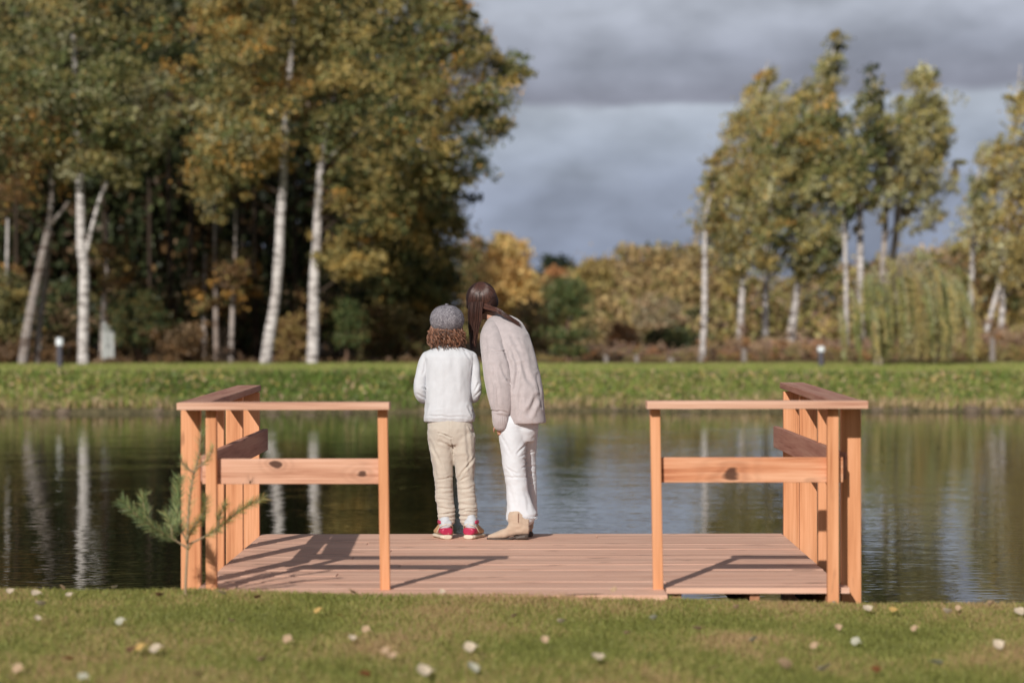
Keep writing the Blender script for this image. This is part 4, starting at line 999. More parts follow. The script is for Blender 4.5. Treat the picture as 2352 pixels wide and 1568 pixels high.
def cap_chain(pts, r, n=10, seg=8):     # a finger
    return loft_tube([(*p, rr_, rr_) for p, rr_ in zip(pts, r)], n, seg)
def hand(wrist, dirv, palm_n, size=1.0, curl=.5):
    """palm and five bent fingers. dirv: where the fingers point, palm_n: where the palm faces"""
    d = Vector(dirv).normalized(); n = Vector(palm_n); n = (n-d*n.dot(d)).normalized(); s = d.cross(n)
    w_ = Vector(wrist); sh = []
    sh.append(loft_tube([(*(w_), .024*size, .017*size), (*(w_+d*.045*size), .036*size, .014*size), (*(w_+d*.082*size), .037*size, .012*size)], 8, 14, side=tuple(s)))
    for i, (o_, L) in enumerate(((-.027, .062), (-.009, .072), (.010, .068), (.028, .053))):
        p = w_+d*.080*size+s*o_*size; c = curl*(1+.12*i); pts = [p]; a = .15
        for k in range(3):
            a += c*.75; p = p+(d*math.cos(a)+n*math.sin(a))*(L*size*(.42, .32, .26)[k]); pts.append(p)
        sh.append(cap_chain([tuple(q) for q in pts], [.0088*size, .0084*size, .0076*size, .0066*size]))
    p = w_+d*.02*size-s*.024*size; q = p+(d*.6-s*.75+n*.25).normalized()*.042*size; e = q+(d*.85-s*.2+n*.45).normalized()*.03*size
    sh.append(cap_chain([tuple(p), tuple(q), tuple(e)], [.012*size, .0095*size, .0078*size]))
    return sh
def head_shapes(c, r, face, tilt=0):
    "skull, jaw, nose, ears, brow; face = unit vector the face looks to"
    f = Vector(face).normalized(); up = Vector((0, 0, 1)); up = (up-f*up.dot(f)).normalized()
    up = Matrix.Rotation(tilt, 3, f) @ up; s = f.cross(up)
    R = Matrix((s, f, up)).transposed().to_4x4(); c = Vector(c); sh = [ellipsoid(c, (r*.78, r*.92, r), R)]
    sh.append(ellipsoid(c+f*r*.30-up*r*.62, (r*.52, r*.56, r*.58), R))
    sh.append(ellipsoid(c+f*r*.93-up*r*.28, (r*.11, r*.17, r*.20), R, 2))
    sh.append(ellipsoid(c+f*r*.80-up*r*.63, (r*.24, r*.10, r*.07), R, 2))
    sh.append(ellipsoid(c+f*r*.78+up*r*.10, (r*.45, r*.12, r*.10), R, 2))
    for k in (-1, 1): sh.append(ellipsoid(c+s*k*r*.80-up*r*.22-f*r*.05, (r*.08, r*.15, r*.25), R, 2))
    return sh, (s, f, up)

# ============ child
Dc = 14.42
def child():
    foot = P(1050, 1238, Dc); t = empty('person', (foot.x, Dc, DZ)); 
    # body
    hc = Q1(432, 500, Dc+.02); hs, ax = head_shapes((hc.x, Dc+.03, hc.z), .108, (.12, 1, -.12))
    def J(zx, zy, r, dd=0, g=Q1, rb=None): p = g(zx, zy, Dc+dd); return (p.x, p.y, p.z, zr(r), zr(rb or r))
    shapes = list(hs)
    shapes.append(loft_tube([J(445, 800, 62, .03), J(440, 700, 55, .03), J(435, 620, 58, .03)], 10, 16))
    shapes.append(loft_tube([J(460, 1440, 160, .03, rb=105), J(452, 1250, 150, .03, rb=95), J(452, 1000, 165, .03, rb=100), J(455, 820, 190, .03, rb=90), J(455, 770, 150, .03, rb=70)], 18, 24))
    shapes.append(loft_tube([J(260, 840, 36, .03), J(192, 1000, 30, .02), J(175, 1150, 30, .03), J(185, 1215, 36, .05), J(250, 1200, 33, .15), J(330, 1170, 28, .25)], 22, 14))
    shapes.append(loft_tube([J(645, 840, 36, .03), J(698, 1000, 28, .02), J(706, 1150, 28, .03), J(700, 1215, 36, .05), J(640, 1200, 33, .15), J(560, 1170, 28, .25)], 22, 14))
    w1 = Q1(335, 1168, Dc+.255); w2 = Q1(555, 1168, Dc+.255)
    shapes += hand(w1, (.9, .35, .12), (.1, -.4, .9), .82, .5); shapes += hand(w2, (-.9, .35, .12), (.1, -.4, .9), .82, .5)
    for a in ((395, 410, 425, 435, 440), (580, 600, 612, 628, 640)):
        shapes.append(loft_tube([J(a[0], 60, 100, .03, Q2), J(a[0], 350, 82, .03, Q2), J(a[1], 640, 58, .02, Q2), J(a[2], 850, 50, .02, Q2), J(a[3], 1080, 38, .02, Q2), J(a[4], 1180, 36, .03, Q2)], 22, 16))
        p = Q2(a[4], 1205, Dc); shapes.append(ellipsoid((p.x, Dc+.06, DZ+.035), (.034, .10, .028)))
    body = fuse(shapes, .0065, 3); body.name = 'person'
    o = link('body', body, M_skin, t, True)
    # sweatshirt
    tor = fuse([loft_rings([(*Q1(460, 1446, Dc+.03), zr(242), .104), (*Q1(460, 1400, Dc+.03), zr(250), .115), (*Q1(455, 1340, Dc+.03), zr(236), .118), (*Q1(452, 1250, Dc+.03), zr(224), .112),
      (*Q1(452, 1050, Dc+.03), zr(222), .106), (*Q1(455, 900, Dc+.03), zr(236), .102), (*Q1(457, 830, Dc+.03), zr(250), .095), (*Q1(457, 790, Dc+.03), zr(243), .084),
      (*Q1(456, 762, Dc+.03), zr(200), .070), (*Q1(450, 738, Dc+.03), zr(140), .060), (*Q1(446, 716, Dc+.03), zr(88), .054), (*Q1(444, 700, Dc+.03), zr(72), .05)])], .006, 5)
    arms = []
    for L in ([(262, 832, 70, 0), (215, 900, 62, 0), (188, 1000, 60, -.005), (176, 1080, 62, -.005), (178, 1150, 64, 0), (200, 1205, 60, .03), (250, 1215, 52, .11), (310, 1190, 44, .20), (335, 1180, 38, .24)],
              [(660, 832, 70, 0), (690, 900, 56, 0), (702, 1000, 50, -.005), (708, 1080, 54, -.005), (708, 1150, 58, 0), (690, 1205, 58, .03), (640, 1215, 52, .11), (585, 1190, 44, .20), (560, 1180, 38, .24)]):
        arms.append(fuse([loft_tube([(*Q1(x, y, Dc+.03+d), zr(r), zr(r*1.05)) for x, y, r, d in L], 30, 20)], .006, 4))
    cr1 = creases([(225, 1390, 660, 1400, 8, .0035), (600, 760, 665, 860, 10, .004), (690, 900, 670, 1000, 8, .004), (235, 860, 205, 1000, 12, .004), (640, 1300, 700, 1420, 12, .006), (250, 1280, 215, 1400, 14, .005),
                   (200, 1120, 235, 1140, 9, .006), (150, 1180, 230, 1230, 10, .005), (740, 1080, 700, 1150, 9, .006), (700, 1210, 760, 1150, 9, .004), (500, 790, 520, 1100, 25, .0025), (340, 850, 330, 1200, 28, .0025), (420, 1150, 440, 1340, 22, .002)], Dc, Q1)
    fn = lambda p, n: cr1(p, n)+.004*nz(p, 14, 14, 7)+.004*(.2-abs(nz(p, 9, 9, 6, 12)))+.0018*nz(p, 40, 40, 22, 5)+(.0035*max(0, nz(p, 12, 12, 60, 3)) if p.z < DZ+.78 and p.z > DZ+.74 else 0)
    me = merge_meshes('sweatshirt', [displace(m, fn) for m in [tor]+arms]); sw = link('sweatshirt', me, M_white_knit, t, True)
    nk = fuse([loft_tube([(*(Vector((Q1(445, 708, Dc).x+math.cos(a)*.056, Dc+.03+math.sin(a)*.05, Q1(0, 712, Dc).z+.006*math.sin(a)))), .007, .010) for a in [i*math.pi/10 for i in range(21)]], 60, 8)], .004, 2)
    link('collar', nk, M_white_knit, sw, True)
    # trousers
    def leg(pts): return loft_tube([(*Q2(x, y, Dc+.03+d), zr(rx), zr(ry)) for x, y, rx, ry, d in pts], 40, 24)
    hip = loft_rings([(*Q2(466, y, Dc+.03), zr(rx), ry) for y, rx, ry in ((330, 205, .088), (260, 222, .105), (180, 222, .112), (110, 214, .105), (60, 206, .10))])
    LL = [(385, 250, 125, 150, 0), (385, 400, 112, 140, 0), (392, 500, 103, 120, 0), (400, 640, 93, 108, 0), (403, 720, 86, 100, 0), (410, 850, 84, 95, 0), (425, 960, 85, 92, 0), (434, 1050, 80, 84, .005)]
    RL = [(578, 250, 125, 150, 0), (592, 400, 112, 140, 0), (605, 500, 104, 120, 0), (606, 640, 86, 106, 0), (618, 720, 84, 100, 0), (626, 850, 86, 95, 0), (634, 960, 88, 92, 0), (636, 1048, 82, 84, .005)]
    pm = fuse([hip, leg(LL)], .006, 3); pm2 = fuse([hip, leg(RL)], .006, 3)
    pm = fuse([hip, leg(LL), leg(RL)], .0058, 3)
    cr2 = creases([(350, 215, 480, 262, 7, .009), (480, 255, 492, 420, 6, .010), (360, 300, 460, 330, 12, .005), (270, 300, 420, 620, 13, .005), (700, 450, 520, 680, 10, .007), (620, 160, 660, 620, 14, .004), (470, 60, 462, 220, 5, .004),
                   (340, 668, 490, 645, 9, .0045), (520, 690, 640, 640, 9, .0045), (360, 210, 350, 260, 6, .004), (640, 150, 690, 240, 8, .005), (300, 500, 330, 640, 14, .004),
                   (330, 760, 480, 745, 9, .004), (550, 760, 700, 735, 9, .004), (330, 850, 480, 860, 9, .004), (545, 860, 700, 830, 9, .004), (350, 930, 500, 950, 8, .006), (550, 960, 715, 940, 8, .007),
                   (345, 1000, 515, 985, 7, .007), (560, 985, 720, 965, 6, .006), (350, 1035, 515, 1030, 6, .006), (550, 1020, 715, 1010, 8, .006)], Dc, Q2)
    def fn2(p, n):
        z = p.z-DZ; low = smoothstep(.48, .12, z)
        return cr2(p, n)+.004*nz(p, 13, 13, 9, 4)+low*.010*(.30-abs(nz(p, 8, 8, 42, 1))*1.2)+.0045*(.25-abs(nz(p, 10, 10, 20, 8)))+.002*nz(p, 35, 35, 35)
    tr = link('trousers', displace(pm, fn2), M_chino, t, True)
    wb = loft_rings([(*Q2(463, 108, Dc+.03), zr(213), .103), (*Q2(463, 100, Dc+.03), zr(212), .103)]); 
    # shoes
    M_sole = plain('cream_rubber', (.66, .58, .47), .6, .3, 80, .12); M_red = plain('crimson_leather', (.42, .022, .075), .38, .5, 60, .15); M_tan = plain('tan_leather', (.52, .33, .17), .5, .4, 60, .15)
    M_collar = plain('pale_blue_lining', (.50, .53, .57), .7, .3, 60, .06)
    for cx, yaw in ((438, .30), (638, -.34)):
        c = Q2(cx, 1200, Dc-.01); org = Vector((c.x, Dc-.035, DZ)); R = Matrix.Rotation(yaw, 3, 'Z')
        T = lambda x, y, z: tuple(org+R @ Vector((x, y, z)))
        def foot_loft(sec, seg=20):       # sections: (y, halfwidth, z0, z1)
            vs, fs = [], []
            for (y_, hw, z0_, z1_) in sec:
                for k in range(seg):
                    a = 2*math.pi*k/seg; cc, ss = math.cos(a), math.sin(a)
                    vs.append(T(hw*math.copysign(abs(cc)**.7, cc), y_, (z0_+z1_)/2+(z1_-z0_)/2*math.copysign(abs(ss)**.7, ss)))
            for i in range(len(sec)-1):
                for k in range(seg):
                    a, b = i*seg+k, i*seg+(k+1) % seg; fs.append((a, b, b+seg, a+seg))
            return vs, fs, [list(range(seg))[::-1], [len(vs)-seg+k for k in range(seg)]]
        sole = fuse([foot_loft([(-.004, .027, .001, .027), (.02, .040, .001, .028), (.08, .038, .001, .026), (.15, .046, .001, .025), (.19, .042, .001, .024), (.215, .024, .001, .022)])], .004, 2)
        upper = fuse([foot_loft([(.014, .030, .022, .075), (.035, .036, .022, .10), (.09, .036, .022, .095), (.13, .040, .022, .07), (.175, .038, .022, .052), (.205, .022, .022, .042)]),
                      loft_tube([(*T(0, .045, .05), .034, .036), (*T(0, .044, .10), .036, .042)], 8, 18)], .004, 2)
        heel = fuse([foot_loft([(-.002, .028, .026, .066), (.006, .0365, .026, .070), (.045, .0420, .026, .072), (.062, .0400, .026, .060)])], .0035, 2)
        heel2 = fuse([foot_loft([(.002, .022, .074, .104), (.010, .032, .072, .112), (.05, .038, .074, .112)])], .0035, 2)
        coll = fuse([loft_tube([(*T(0, .046, .066), .036, .043), (*T(0, .045, .090), .037, .044), (*T(0, .044, .115), .036, .042), (*T(0, .043, .128), .030, .036)], 10, 20)], .004, 2)
        s0 = link('sneaker', upper, M_tan, t, True); link('sole', sole, M_sole, s0, True); link('heel_panel', heel, M_red, s0, True); link('ankle_strap', heel2, M_red if False else M_collar, s0, True); link('lining', coll, M_collar, s0, True)
        st = []
        for k in (-1, 1):
            st.append(fuse([loft_tube([(*T(k*.005, .001, .090), .0035, .0035), (*T(k*.026, .008, .083), .0038, .0038), (*T(k*.0405, .030, .070), .0038, .0038), (*T(k*.045, .055, .045), .0038, .0038), (*T(k*.044, .080, .034), .0035, .0035)], 18, 8)], .002, 1))
        link('trim', merge_meshes('trim', st), M_sole, s0, True)
        for k in (-1, 1):
            side = fuse([loft_tube([(*T(k*.034, .03, .10), .010, .012), (*T(k*.035, .07, .10), .008, .014)], 8, 10)], .003, 2)
            link('side_panel', side, M_red, s0, True)
    # flat cap: eight panels, button and band
    cc = Q1(428, 468, Dc+.03); vs, fs = [], []; nu, nv = 96, 40
    for j in range(nv+1):
        v = j/nv; ph = math.pi*v
        for i in range(nu):
            a = 2*math.pi*i/nu; prof = math.sin(ph)**.82; r_ = .1035*prof
            seam = 1-.025*math.exp(-((((a/(2*math.pi)*8) % 1)-.5)/.06)**2)*math.sin(ph)
            seam2 = 1+.018*math.cos(8*a)*math.sin(ph)*-1
            lump = 1+.05*noise.noise(Vector((math.cos(a)*1.6, math.sin(a)*1.6, v*2+3)))
            zc = .086*math.cos(ph) if v < .5 else .090*math.cos(ph)
            shift = .010*math.sin(ph)
            vs.append((cc.x+r_*seam*seam2*lump*math.cos(a)+.004, cc.y+r_*1.12*seam*seam2*lump*math.sin(a)-.010*(1-v), cc.z+zc+.012*(1-v)*0-.02*v*math.cos(a)*0))
    for j in range(nv):
        for i in range(nu): a = j*nu+i; b = j*nu+(i+1) % nu; fs.append((a, b, b+nu, a+nu))
    me = npmesh('cap', vs, [f[::-1] for f in fs])
    cap = link('cap', me, M_tweed, t, True)
    bt = fuse([ellipsoid((cc.x+.004, cc.y-.012, cc.z+.089), (.012, .012, .006))], .002, 1); link('button', bt, M_tweed, cap, True)
    bz_ = Q1(0, 588, Dc).z
    bd = fuse([loft_tube([(cc.x+.006+math.cos(a)*.074, cc.y+.01+math.sin(a)*.092, bz_-.004*math.cos(a)+.010*math.sin(a)+.006, .005, .011) for a in [i*math.pi/12 for i in range(25)]], 70, 8, side=(0,0,1))], .003, 1)
    link('band', bd, M_band, cap, True)
    pk = fuse([ellipsoid((cc.x+.012, cc.y+.135, cc.z-.055), (.075, .055, .010), Matrix.Rotation(-.25, 4, 'X'))], .004, 2); link('peak', pk, M_tweed, cap, True)
    # curls
    rg = random.Random(77); V, Fq = [], []
    def add(vf):
        n = len(V); V.extend([tuple(v) for v in vf[0]]); Fq.extend([tuple(i+n for i in f) for f in vf[1]])
    hx = Q1(432, 0, Dc).x; ztop = Q1(0, 590, Dc).z
    for k in range(430):
        a = rg.uniform(math.pi*.80, math.pi*2.20); rad = rg.uniform(.066, .094); x0 = hx+math.cos(a)*rad*1.02; y0 = Dc+.03+math.sin(a)*rad*.98
        z0_ = ztop+rg.uniform(-.012, .03); L = rg.uniform(.045, .098)*(1 if rg.random() < .85 else 1.12); fl = rg.uniform(.05, .40)
        turns = rg.uniform(1.2, 2.8); cr_ = rg.uniform(.006, .013); ph = rg.uniform(0, 6.28); pts = []
        for j in range(15):
            u = j/14; out = 1+fl*math.sin(u*2.6)*.55
            pts.append((hx+(x0-hx)*out+math.cos(ph+u*turns*6.28)*cr_*min(1, u*3), Dc+.03+(y0-Dc-.03)*out+math.sin(ph+u*turns*6.28)*cr_*min(1, u*3), z0_-L*u+(.006*math.sin(u*9+ph))))
        add(tube(pts, [rg.uniform(.0022, .0038)*(1-.55*(j/14)**2) for j in range(15)], 5))
    for k in range(60):                       # flyaway curls
        a = rg.uniform(math.pi*.85, math.pi*2.15); x0, y0 = hx+math.cos(a)*.10, Dc+.03+math.sin(a)*.09; z0_ = ztop+rg.uniform(-.07, .03); ph = rg.uniform(0, 6.28)
        pts = [(x0+math.cos(a)*.018*j/6+math.cos(ph+j)*.006, y0+math.sin(a)*.012*j/6+math.sin(ph+j)*.006, z0_-.006*j+.004*math.sin(j+ph)) for j in range(7)]
        add(tube(pts, [.0009]*7, 3))
    link('hair', npmesh('hair', V, Fq), M_curl, t, True)
    hm = fuse([ellipsoid((hx, Dc+.03, ztop-.025), (.088, .092, .055))], .005, 3); bh = link('hair_underlayer', hm, plain('curl_mass', (.07, .03, .018), .8, .2, 90, .5, .006), t, True)
    tag(t, 'child in grey tweed cap, white sweatshirt and sand trousers, standing with back turned', 'person')
child()

# ============ woman
Dw = 14.42
def woman():
    foot = P(1180, 1238, 14.38); t = empty('person', (foot.x, 14.4, DZ))
    def J(zx, zy, r, dd=0, g=Q1, rb=None): p = g(zx, zy, Dw+dd); return (p.x, p.y, p.z, zr(r), zr(rb or r))
    hc = Q1(768, 280, Dw+.28); hs, ax = head_shapes(tuple(hc), .097, (-.62, .62, -.45), -.25)
    sh = list(hs)
    sh.append(loft_tube([J(925, 520, 75, .20), J(870, 440, 62, .23), J(815, 380, 60, .26)], 10, 16))
    sh.append(loft_tube([J(1185, 1440, 125, .03, rb=110), J(1160, 1200, 130, .05, rb=110), J(1090, 900, 150, .09, rb=130), J(1010, 640, 175, .15, rb=125), J(975, 540, 140, .19, rb=90)], 18, 24))
    sh.append(loft_tube([J(850, 590, 62, .14), J(885, 800, 55, .04), J(915, 1020, 46, -.03), J(940, 1250, 40, -.06), J(948, 1430, 32, -.06)], 22, 14))
    sh.append(loft_tube([J(1100, 560, 62, .26), J(1110, 800, 55, .34), J(1090, 1000, 45, .38), J(1040, 1080, 38, .44), J(1010, 1100, 28, .52)], 22, 14))
    sh += hand(Q1(950, 1450, Dw-.06), (.1, .12, -1), (.2, .95, .1), .85, 1.1)
    sh += hand(Q1(1010, 1100, Dw+.52), (.05, 1, -.2), (.3, -.2, -1), .95, .5)
    sh.append(loft_tube([J(1090, 60, 95, .01, Q2, 100), J(1070, 300, 110, -.01, Q2), J(1088, 620, 78, -.01, Q2), J(1100, 850, 65, -.01, Q2), J(1098, 1080, 45, -.01, Q2), J(1098, 1180, 42, -.01, Q2)], 22, 16))
    sh.append(loft_tube([J(1190, 60, 75, .07, Q2, 90), J(1205, 300, 58, .10, Q2), J(1222, 620, 38, .13, Q2), J(1236, 850, 34, .14, Q2), J(1225, 1060, 32, .15, Q2), J(1220, 1170, 32, .15, Q2)], 22, 16))
    body = fuse(sh, .0065, 3); link('body', body, M_skin, t, True)
    # oversized cardigan-like knit jumper
    def R_(zx, zy, rx, ry, dd): p = Q1(zx, zy, Dw+dd); return (p.x, p.y, p.z, zr(rx), ry, 2.2)
    tor = fuse([loft_rings([R_(1200, 1458, 186, .165, .03), R_(1199, 1440, 188, .168, .03), R_(1192, 1395, 188, .168, .03), R_(1180, 1300, 190, .168, .03), R_(1150, 1150, 205, .165, .04), R_(1118, 1000, 212, .160, .07), R_(1080, 850, 212, .155, .10),
        R_(1035, 700, 216, .150, .14), R_(1005, 620, 220, .142, .17), R_(985, 550, 203, .128, .19), R_(975, 500, 180, .112, .20), R_(968, 462, 145, .09, .21), R_(955, 436, 105, .07, .22), R_(940, 420, 62, .05, .23)])], .0065, 5)
    slv = fuse([loft_tube([(*Q1(x, y, Dw+d), zr(r), zr(rb)) for x, y, r, rb, d in ((868, 560, 92, 95, .14), (868, 640, 112, 110, .09), (885, 760, 122, 118, .03), (903, 880, 130, 122, -.02), (915, 1000, 132, 120, -.05), (930, 1120, 126, 115, -.07), (945, 1240, 112, 100, -.08), (952, 1320, 98, 88, -.08), (950, 1370, 80, 72, -.08))], 34, 24)], .006, 5)
    cuff = fuse([loft_tube([(*Q1(x, y, Dw+d), zr(r), zr(rb)) for x, y, r, rb, d in ((942, 1345, 80, 72, -.08), (945, 1400, 78, 68, -.08), (947, 1455, 75, 66, -.08), (948, 1478, 70, 60, -.08))], 14, 22)], .005, 3)
    slr = fuse([loft_tube([(*Q1(x, y, Dw+d), zr(r), zr(r)) for x, y, r, d in ((1090, 560, 100, .25), (1110, 720, 110, .31), (1105, 900, 100, .37), (1050, 1060, 80, .43), (1015, 1100, 50, .50))], 26, 20)], .007, 4)
    cr1 = creases([(965, 690, 1060, 960, 16, .007), (1060, 730, 1110, 900, 14, .007), (1110, 900, 1085, 1150, 16, .010), (1160, 900, 1235, 1080, 20, .008), (1290, 1200, 1215, 1370, 22, .012), (1040, 620, 1130, 780, 18, .005),
                   (1200, 650, 1260, 900, 20, .005), (1140, 1120, 1130, 1400, 18, .005), (1300, 1000, 1340, 1300, 16, .006), (880, 900, 940, 1330, 14, .007), (1010, 1040, 1055, 1095, 10, .009), (960, 900, 1020, 1050, 14, .005),
                   (800, 640, 810, 900, 20, .005), (820, 1330, 1010, 1350, 8, .006), (860, 1000, 880, 1250, 18, .005)], Dw, Q1)
    def fn(p, n):
        return cr1(p, n)+.004*nz(p, 7, 7, 3.5)+.0008*nz(p, 26, 26, 12, 2)
    seam = creases([(775, 765, 1025, 775, 6, .0045), (855, 758, 1020, 782, 6, .003)], Dw, Q1)
    tor = displace(tor, fn); slv = displace(slv, lambda p, n: fn(p, n)+seam(p, n)); cuff = displace(cuff, lambda p, n: .0016*math.sin(math.atan2(n.y, n.x)*26)+.003*nz(p, 20, 20, 20)); slr = displace(slr, lambda p, n: .006*nz(p, 10, 10, 6))
    sw = link('jumper', merge_meshes('jumper', [tor, slv, slr]), M_beige_knit, t, True); link('cuff', cuff, M_beige_knit, sw, True)
    # white cropped flared jeans
    def leg(pts, g=Q2): return loft_tube([(*g(x, y, Dw+d), zr(rx), zr(ry)) for x, y, rx, ry, d in pts], 44, 28)
    hip = loft_rings([(*Q2(1130, y, Dw+.04), zr(rx), ry) for y, rx, ry in ((300, 150, .10), (200, 178, .125), (110, 185, .13), (20, 175, .125))])
    near = [(1058, 120, 138, 150, -.01), (1062, 260, 132, 145, -.01), (1070, 400, 118, 125, -.015), (1075, 520, 110, 112, -.02), (1090, 630, 105, 102, -.02), (1103, 720, 104, 98, -.02), (1112, 820, 108, 98, -.02), (1128, 910, 122, 105, -.02), (1140, 985, 144, 112, -.02), (1146, 1018, 152, 116, -.02)]
    far = [(1205, 120, 105, 130, .09), (1212, 300, 88, 120, .10), (1212, 450, 74, 100, .12), (1228, 600, 60, 84, .13), (1240, 750, 54, 80, .14), (1250, 880, 46, 84, .15), (1254, 985, 46, 88, .15)]
    a = fuse([hip, leg(near)], .006, 3); b = fuse([leg(far)], .006, 3)
    cr2 = creases([(1110, 410, 1190, 330, 9, .008), (1130, 440, 1185, 420, 8, .006), (1030, 560, 1110, 600, 9, .006), (940, 220, 1080, 470, 12, .004), (985, 635, 1195, 640, 10, .005), (1150, 550, 1195, 520, 8, .007), (1160, 470, 1190, 480, 8, .006),
                   (1000, 540, 1100, 640, 9, .005), (1020, 700, 1100, 980, 20, .004), (1180, 740, 1225, 960, 14, .004), (1040, 170, 1190, 175, 7, .004), (1200, 560, 1285, 545, 9, .006), (1200, 630, 1285, 620, 9, .006), (1195, 420, 1270, 400, 9, .006), (1210, 700, 1285, 690, 8, .005), (1200, 180, 1310, 160, 8, .004)], Dw, Q2)
    fn2 = lambda p, n: .6*cr2(p, n)+.0018*(.25-abs(nz(p, 9, 9, 16, 3)))+.0015*nz(p, 40, 40, 40)
    jn = link('jeans', merge_meshes('jeans', [displace(a, fn2), displace(b, fn2)]), M_jean, t, True)
    # frayed hem
    rg = random.Random(6); V, Fq = [], []
    for (cx, cy, rx, ry, dd, sl) in ((1148, 1020, 146, 114, -.02, .10), (1254, 993, 46, 88, .15, 0)):
        for k in range(900 if rx > 100 else 400):
            an = rg.uniform(0, 6.283); c = Q2(cx, cy, Dw+dd); x = c.x+zr(rx)*.97*math.cos(an); y = Dw+dd+zr(ry)*.97*math.sin(an); z = c.z+.012-max(0, math.cos(an))*.012
            L = rg.uniform(.004, .016); q = Vector((x+rg.gauss(0, .003), y+rg.gauss(0, .003), z-L)); s = Vector((rg.gauss(0, 1), rg.gauss(0, 1), 0)).normalized()*.0007
            n = len(V); V += [(x-s.x, y-s.y, z), (x+s.x, y+s.y, z), (q.x+s.x, q.y+s.y, q.z), (q.x-s.x, q.y-s.y, q.z)]; Fq.append((n, n+1, n+2, n+3))
    link('frayed_hem', npmesh('frayed_hem', V, Fq), M_jean, jn)
    # ankle boots
    M_suede = fabric('sand_suede', (.50, .385, .295), 500, .10, .0006, .9, .3); M_heel = plain('stacked_heel', (.085, .065, .055), .5, .4, 90, .5)
    M_zip = plain('side_zip', (.24, .13, .09), .5, .4)
    def bootloft(O, dirx, sec, seg=22):
        d = Vector(dirx).normalized(); s = Vector((-d.y, d.x, 0)); vs, fs = [], []
        for (l, hw, z0_, z1_) in sec:
            for k in range(seg):
                a = 2*math.pi*k/seg; cc, ss = math.cos(a), math.sin(a); q = O+d*l+s*hw*math.copysign(abs(cc)**.8, cc)
                vs.append((q.x, q.y, DZ+(z0_+z1_)/2+(z1_-z0_)/2*math.copysign(abs(ss)**.8, ss)))
        for i in range(len(sec)-1):
            for k in range(seg): a, b = i*seg+k, i*seg+(k+1) % seg; fs.append((a, b, b+seg, a+seg))
        return vs, fs, [list(range(seg))[::-1], [len(vs)-seg+k for k in range(seg)]]
    def boot(O, d, zx_shaft=None):
        dv = Vector(d).normalized(); O = Vector(O)
        up = fuse([bootloft(O, d, [(-.012, .024, .032, .13), (.015, .034, .030, .15), (.06, .036, .028, .15), (.10, .037, .018, .112), (.125, .040, .008, .070), (.17, .043, .006, .050), (.205, .034, .006, .038), (.232, .018, .006, .028)]),
                   loft_tube([(*(O+dv*.050+Vector((0, 0, DZ+.08))), .056, .040), (*(O+dv*.055+Vector((0, 0, DZ+.115))), .058, .040), (*(O+dv*.058+Vector((0, 0, DZ+.148))), .058, .042)], 12, 22, side=tuple(dv))], .0045, 4)
        up = displace(up, lambda p, n: .003*nz(p, 30, 30, 30)+.003*nz(p, 22, 8, 60, 4)*smoothstep(.16, .09, p.z-DZ)*smoothstep(.03, .06, p.z-DZ))
        b0 = link('ankle_boot', up, M_suede, t, True)
        sole = fuse([bootloft(O, d, [(.05, .034, .018, .028), (.10, .038, .002, .014), (.125, .042, -.002, .010), (.17, .046, -.002, .010), (.21, .036, -.002, .010), (.24, .017, .0, .012)])], .003, 1)
        link('sole', sole, M_heel, b0, True)
        hl = fuse([bootloft(O, d, [(-.006, .024, .0, .036), (.010, .032, .0, .036), (.045, .034, .0, .030), (.066, .033, .0, .022)])], .003, 1); link('heel', hl, M_heel, b0, True)
        s = Vector((-dv.y, dv.x, 0)); s = s if s.y < 0 else -s
        q = O+dv*.048+s*.043; Bx = Boards(); Bx.box(q.x-.0025, q.x+.0025, q.y-.003, q.y+.004, DZ+.105, DZ+.160, .001); 
        Bx.done('zip', M_zip, b0) if abs(dv.x) > .7 else Bx.bm.free()
    h = P(922+.24*1200, 1238, 14.36); boot((h.x, 14.36, 0), (-1, .10, 0))
    h2 = P(922+.24*1222, 1232, 14.52); boot((h2.x-.005, 14.53, 0), (-.12, 1, 0))
    # hair: base mass, combed locks, loose ends
    C0 = Q1(768, 258, Dw+.26)
    base = fuse([ellipsoid(tuple(Q1(765, 262, Dw+.255)), (zr(152), .108, zr(158))), ellipsoid(tuple(Q1(690, 320, Dw+.25)), (zr(72), .07, zr(75))), ellipsoid(tuple(Q1(845, 300, Dw+.24)), (zr(88), .075, zr(95))),
                 loft_tube([(*Q1(x, y, Dw+d), zr(r), zr(rb)) for x, y, r, rb, d in ((705, 320, 60, 55, .20), (705, 400, 62, 45, .19), (702, 480, 56, 36, .19), (692, 560, 48, 30, .18), (686, 630, 36, 22, .18), (682, 690, 20, 14, .18))], 26, 16),
                 loft_tube([(*Q1(x, y, Dw+d), zr(r), zr(rb)) for x, y, r, rb, d in ((810, 345, 46, 50, .19), (870, 370, 30, 32, .145), (940, 398, 18, 20, .11), (990, 425, 9, 10, .10))], 20, 14, side=(0, 0, 1))], .006, 5)
    hb = link('hair', base, M_hairbase, t, True)
    V, Fq = [], []; rg = random.Random(15)
    def add(vf):
        n = len(V); V.extend([tuple(v) for v in vf[0]]); Fq.extend([tuple(i+n for i in f) for f in vf[1]])
    cx, cz = 765, 262
    def surf(zx, zy, off=0):              # point on the back of the head mass
        u = (zx-cx)/152; v = (zy-cz)/160; q = max(0, 1-u*u-v*v); return Q1(zx, zy, Dw+.255-.102*math.sqrt(q)-off)
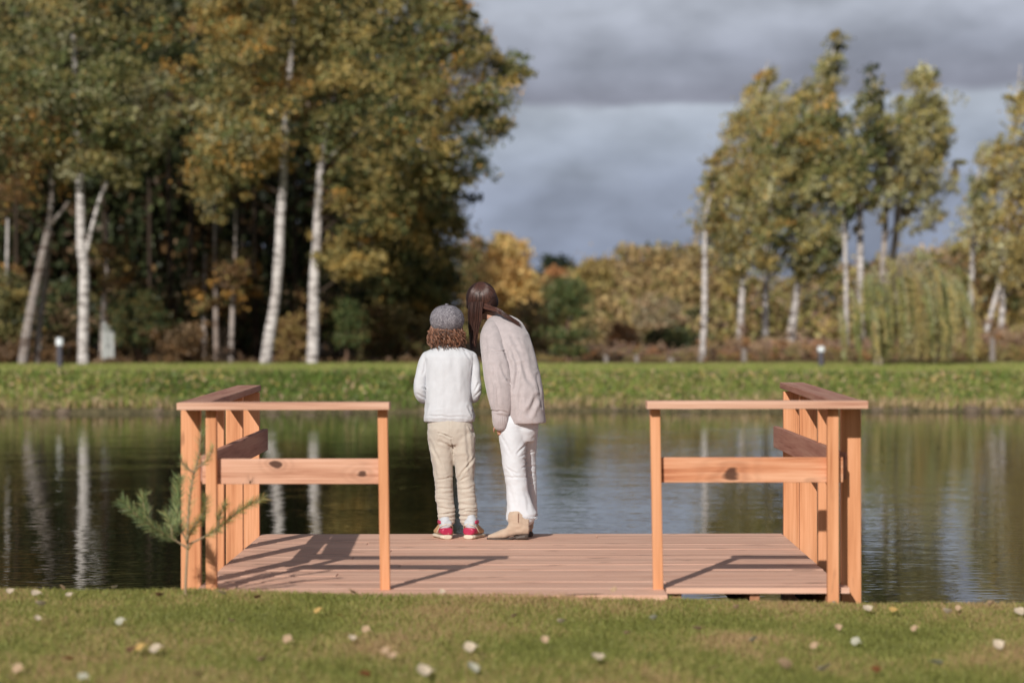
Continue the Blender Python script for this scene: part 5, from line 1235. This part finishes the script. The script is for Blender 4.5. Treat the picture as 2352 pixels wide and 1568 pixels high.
    # combed from the crown over the back of the head
    for k in range(520):
        s = rg.random(); a0 = -math.pi/2+rg.uniform(-1.15, 1.0); off = rg.uniform(-.002, .003)
        ex = 640+300*s; pts = []
        sx0, sy0 = cx-10+rg.uniform(-22, 22), cz-150+rg.uniform(0, 25)
        bow = (ex-cx)*.62
        for j in range(14):
            u = j/13
            x = sx0+(ex-sx0)*(u**.9)+bow*math.sin(math.pi*u)*.42; y = sy0+(390-sy0)*u**1.15-(30*abs(s-.5)*math.sin(math.pi*u))
            dx, dy = (x-cx)/152, (y-cz)/160; m = math.hypot(dx, dy)
            if m > .985: x = cx+(x-cx)/m*.985; y = cz+(y-cz)/m*.985
            pts.append(tuple(surf(x, y, off)))
        add(tube(pts, [rg.uniform(.0016, .003)*(.5+.5*math.sin(math.pi*min(1, .15+j/15))) for j in range(14)], 4))
    # swept section across the nape from lower left to right shoulder
    for k in range(150):
        o1, o2 = rg.uniform(-1, 1), rg.uniform(-1, 1); e = rg.random(); endx = 960+190*e**.7; endy = 415+115*e**.7+rg.uniform(-24, 18)
        P_ = [(800+o1*60, 330+o2*22, .165), (830+o1*22, 352+o2*20, .140), (870, 366+o2*22, .118), (930+10*o1, 384+o2*20, .10), ((920+endx)/2, (384+endy)/2+o2*14, .085), (endx, endy, .075+.02*e)]
        sm = smooth_path([tuple(Q1(x, y, Dw+d+.004*o1)) for x, y, d in P_], 16)
        add(tube([tuple(v) for v in sm], [rg.uniform(.0013, .0026)*(1-.75*(j/15)**3) for j in range(16)], 4))
    # curtain hanging past the face
    for k in range(330):
        o1 = rg.uniform(-1, 1); dep = rg.uniform(-.04, .035); e = rg.random(); yb = 580+190*e if abs(o1) < .8 else 520+120*e
        P_ = [(715+o1*66, 300, .17), (706+o1*66, 400, .17), (703+o1*62, 480, .175), (692+o1*50+3*math.sin(k), (480+yb)/2, .18), (686+o1*34+6*math.sin(k*1.7), yb, .18)]
        sm = smooth_path([tuple(Q1(x, y, Dw+d+dep)) for x, y, d in P_], 16)
        add(tube([tuple(v) for v in sm], [rg.uniform(.0014, .0028)*(1-.7*(j/15)**3) for j in range(16)], 4))
    link('locks', npmesh('locks', V, Fq), M_hair, hb, True)
    tag(t, 'woman with long brown hair bending to the child in beige jumper and white jeans', 'person')
woman()
